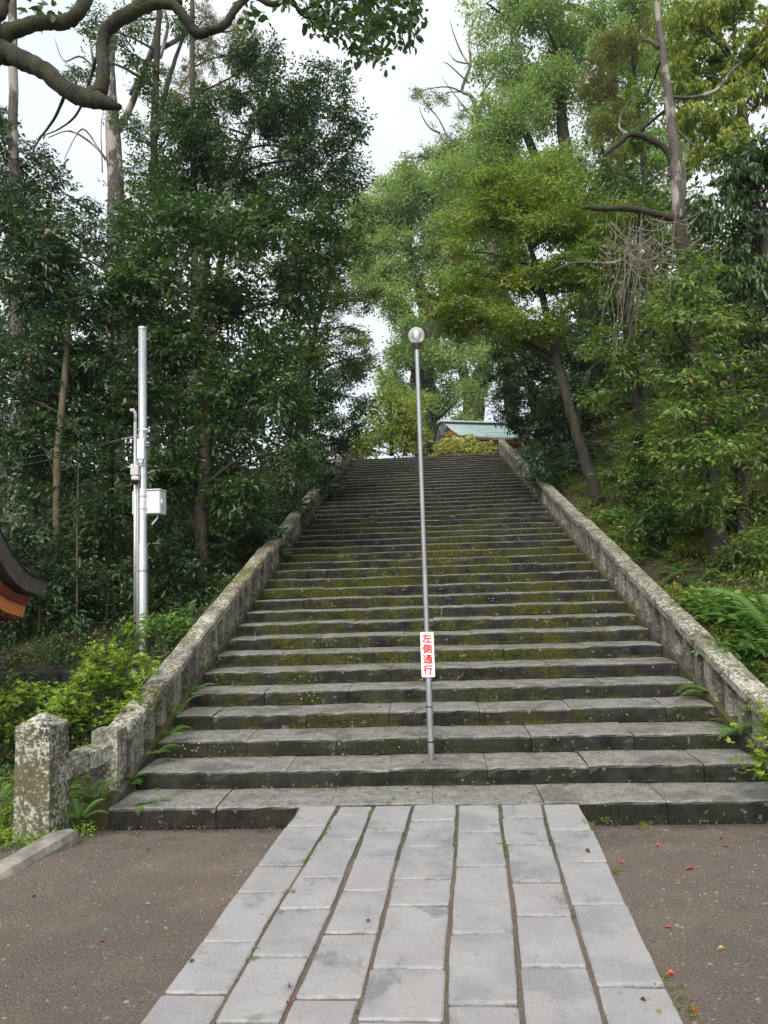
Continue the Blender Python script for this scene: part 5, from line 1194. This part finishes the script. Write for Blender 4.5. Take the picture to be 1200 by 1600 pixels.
cover('weeds round the foot of the lichened pillar', scatter(260, -4.6, -2.9, 5.35, 6.9, lambda x, y: not (abs(x+3.2) < .2 and abs(y-5.8) < .2), .06), .12, 'clump', .026, .014, LF_AZALEA, (.35, .25))
mp = [(random.uniform(XL, XR), D1 - random.uniform(0, .05)) for _ in range(60)]
mp = [(x, y, ground_z(x, y) + .005) for x, y in mp if not (-1.15 < x < 1.2)]
for s in range(2, 9):
    for _ in range(9): mp.append((random.uniform(XL, XR), D1 + TREAD*(s-1) - random.uniform(0, .025), RISE*(s-2) + .004))
for (px, py) in [(615,1253),(780,1252),(1005,1287),(920,1290),(640,1254),(790,1320),(512,1300),(487,1340),(456,1392),(430,1440),(400,1490),(960,1360),(1050,1540),(1080,1570),(880,1650)]:
    b = onz(px, py, -.012)
    for _ in range(5): mp.append((b[0] + random.gauss(0, .02), b[1] + random.gauss(0, .06), -.012))
for k in range(38):
    y = random.uniform(2.7, 6.1); mp.append((edge_x(1, y) + random.gauss(0, .006), y, -.024))
cover('tiny weeds sprouting from stone joints', mp, .032, 'clump', .012, .007, LF_MID, (.6, .3))
dl = scatter(1500, 3.35, 8, 7, 26, None, .03) + scatter(500, -9, -3.4, 7, 16, None, .03)
o = cover('dry brown leaf litter under the trees', dl, .2, 'few', .075, .036, leaf_mat('leaf_litter', (.035,.018,.010), (.10,.055,.028), (.20,.12,.06), .7, .1), (.45, .3))

# gravel on the bare earth
gm = MB(); oct_v = [(1,0,0),(0,1,0),(-1,0,0),(0,-1,0),(0,0,.7),(0,0,-.4)]; oct_f = [(0,1,4),(1,2,4),(2,3,4),(3,0,4),(1,0,5),(2,1,5),(3,2,5),(0,3,5)]
def on_earth(x, y): return not (edge_x(0, y) - .02 < x < edge_x(7, y) + .02)
n = 0
while n < 9000:
    x, y = random.uniform(-3.4, 3.2), 1.5 + 4.65*random.random()**1.2
    if not on_earth(x, y): continue
    r = random.choice([.004]*6 + [.006]*6 + [.009]*3 + [.014]*(random.random() < .3) + [.005]); a = random.uniform(0, 6.28); sx_, sy_ = r*random.uniform(.7, 1.4), r*random.uniform(.7, 1.4); z = ground_z(x, y)
    gm.add([(x + sx_*vx*math.cos(a) - sy_*vy*math.sin(a), y + sx_*vx*math.sin(a) + sy_*vy*math.cos(a), z + r*vz*.8) for vx, vy, vz in oct_v], oct_f); n += 1
tag(gm.obj('gravel', PEBBLE), 'small scattered gravel on the bare brown earth', kind='stuff')

# fallen leaves
def dead_leaf(mat, L, W, curl):
    v = [(-L*.5,0,.004),(-L*.2,-W*.45,.010+curl),(L*.15,-W*.5,.008+curl),(L*.5,0,.010),(L*.15,W*.5,.012+curl),(-L*.2,W*.45,.006+curl),(0,0,.003)]
    f = [(0,1,6),(1,2,6),(2,3,6),(3,4,6),(4,5,6),(5,0,6)]
    me = bpy.data.meshes.new('fallen_leaf'); me.from_pydata(v, [], f); me.materials.append(mat); me.update(); return me
DL = {c: [dead_leaf(m, L, W, cu) for L, W, cu in ((.052,.026,.012),(.06,.030,.005),(.044,.024,.018))] for c, m in (('red', LEAF_RED), ('tan', LEAF_TAN), ('yellow', LEAF_YEL), ('brown', LEAF_BRN))}
def put_leaf(px, py, z, col, label, sc=1.0, grp='fallen leaves on the ground'):
    b = onz(px, py, z); zz_ = ground_z(b[0], b[1]) if z is not None and z <= -.012 else z
    o = shared('fallen_leaf', random.choice(DL[col]), None, (b[0], b[1], zz_ + .002), (random.uniform(-.2, .2), random.uniform(-.2, .2), random.uniform(0, 6.28)), (sc*.78,)*3)
    tag(o, label, 'leaf', grp)
for px, py, c, lab, sc in ((1027,1319,'red','red fallen leaf on the right earth, nearer to the paving of two side by side',1.0),(1135,1319,'red','red fallen leaf on the right earth, further from the paving of two side by side',1.1),(1078,1360,'red','largest red fallen leaf on the right earth',1.5),(1126,1298,'brown','brown leaf on the right earth near the lowest step',.8),
    (1044,1451,'red','small red leaf on the right earth beside the middle of the paving',.9),(1048,1527,'red','red leaf touching the right edge of the paving near the bottom',1.2),(1086,1583,'red','red leaf on the earth at the bottom right of the paving',1.1),(972,1350,'red','reddish leaf close to the right paving edge',.9),(1127,1486,'tan','tan leaf on the right earth low down',1.0),(1187,1339,'tan','tan leaf near the right edge of the picture on the earth',.7),
    (231,1326,'red','red leaf on the left earth near the lichened pillar',1.2),(53,1403,'red','red leaf on the left earth near the kerb',.9),(159,1473,'red','pale red leaf in the middle of the left earth',.8),(258,1455,'tan','tan leaf on the left earth beside the paving',.8),(445,1302,'brown','brown leaf at the left paving edge near the steps',1.0),(395,1316,'tan','tan leaf on the earth left of the paving near the steps',.7)):
    put_leaf(px, py, -.014, c, lab, sc)
for px, py, c, lab, sc in ((1029,1582,'yellow','yellow leaf on the paving at the bottom right',.9),(918,1332,'brown','round dark brown leaf on the paving right row',1.1),(452,1545,'brown','dark red brown leaf in the paving joint at lower left',1.2),(450,1571,'red','red leaf in the paving joint at lower left',.9),(575,1440,'brown','dark leaf on the middle of the paving',.9),(300,1504,'brown','curled dark leaf on the left paving row',.8),(1005,1565,'brown','dark curled leaf on the lower right slab',.8)):
    put_leaf(px, py, .002, c, lab, sc)
for px, py, s, c, lab, sc in ((560,1232,1,'red','orange leaf on the lowest tread left of the lamp post',1.0),(636,1233,1,'red','small orange leaf on the lowest tread in front of the lamp',.8),(653,1239,1,'brown','dark leaf on the lowest tread in front of the lamp',.9),(827,1239,1,'tan','tan leaf on the lowest tread right of the lamp',1.0),(391,1240,1,'tan','tan leaf on the lowest tread near the left',.8),(660,1191,2,'red','orange leaf beside the lamp foot on the second tread',1.0),(936,1178,2,'red','red leaf on the second tread right of the lamp',.8),(1043,1184,2,'tan','tan leaf on the second tread near the right',.8),(406,1140,3,'red','red leaf on the third tread near the left',.9),(593,1103,4,'tan','tan leaf on the fourth tread left of the sign',.8),(638,1073,5,'tan','tan leaf on the fifth tread left of the sign',.9),(570,989,8,'red','red leaf on the eighth tread left of the sign',.9)):
    put_leaf(px, py, RISE*(s-1) + .004, c, lab, sc, 'fallen leaves on the steps')
print('triangles in leaves', LEAVES[0])
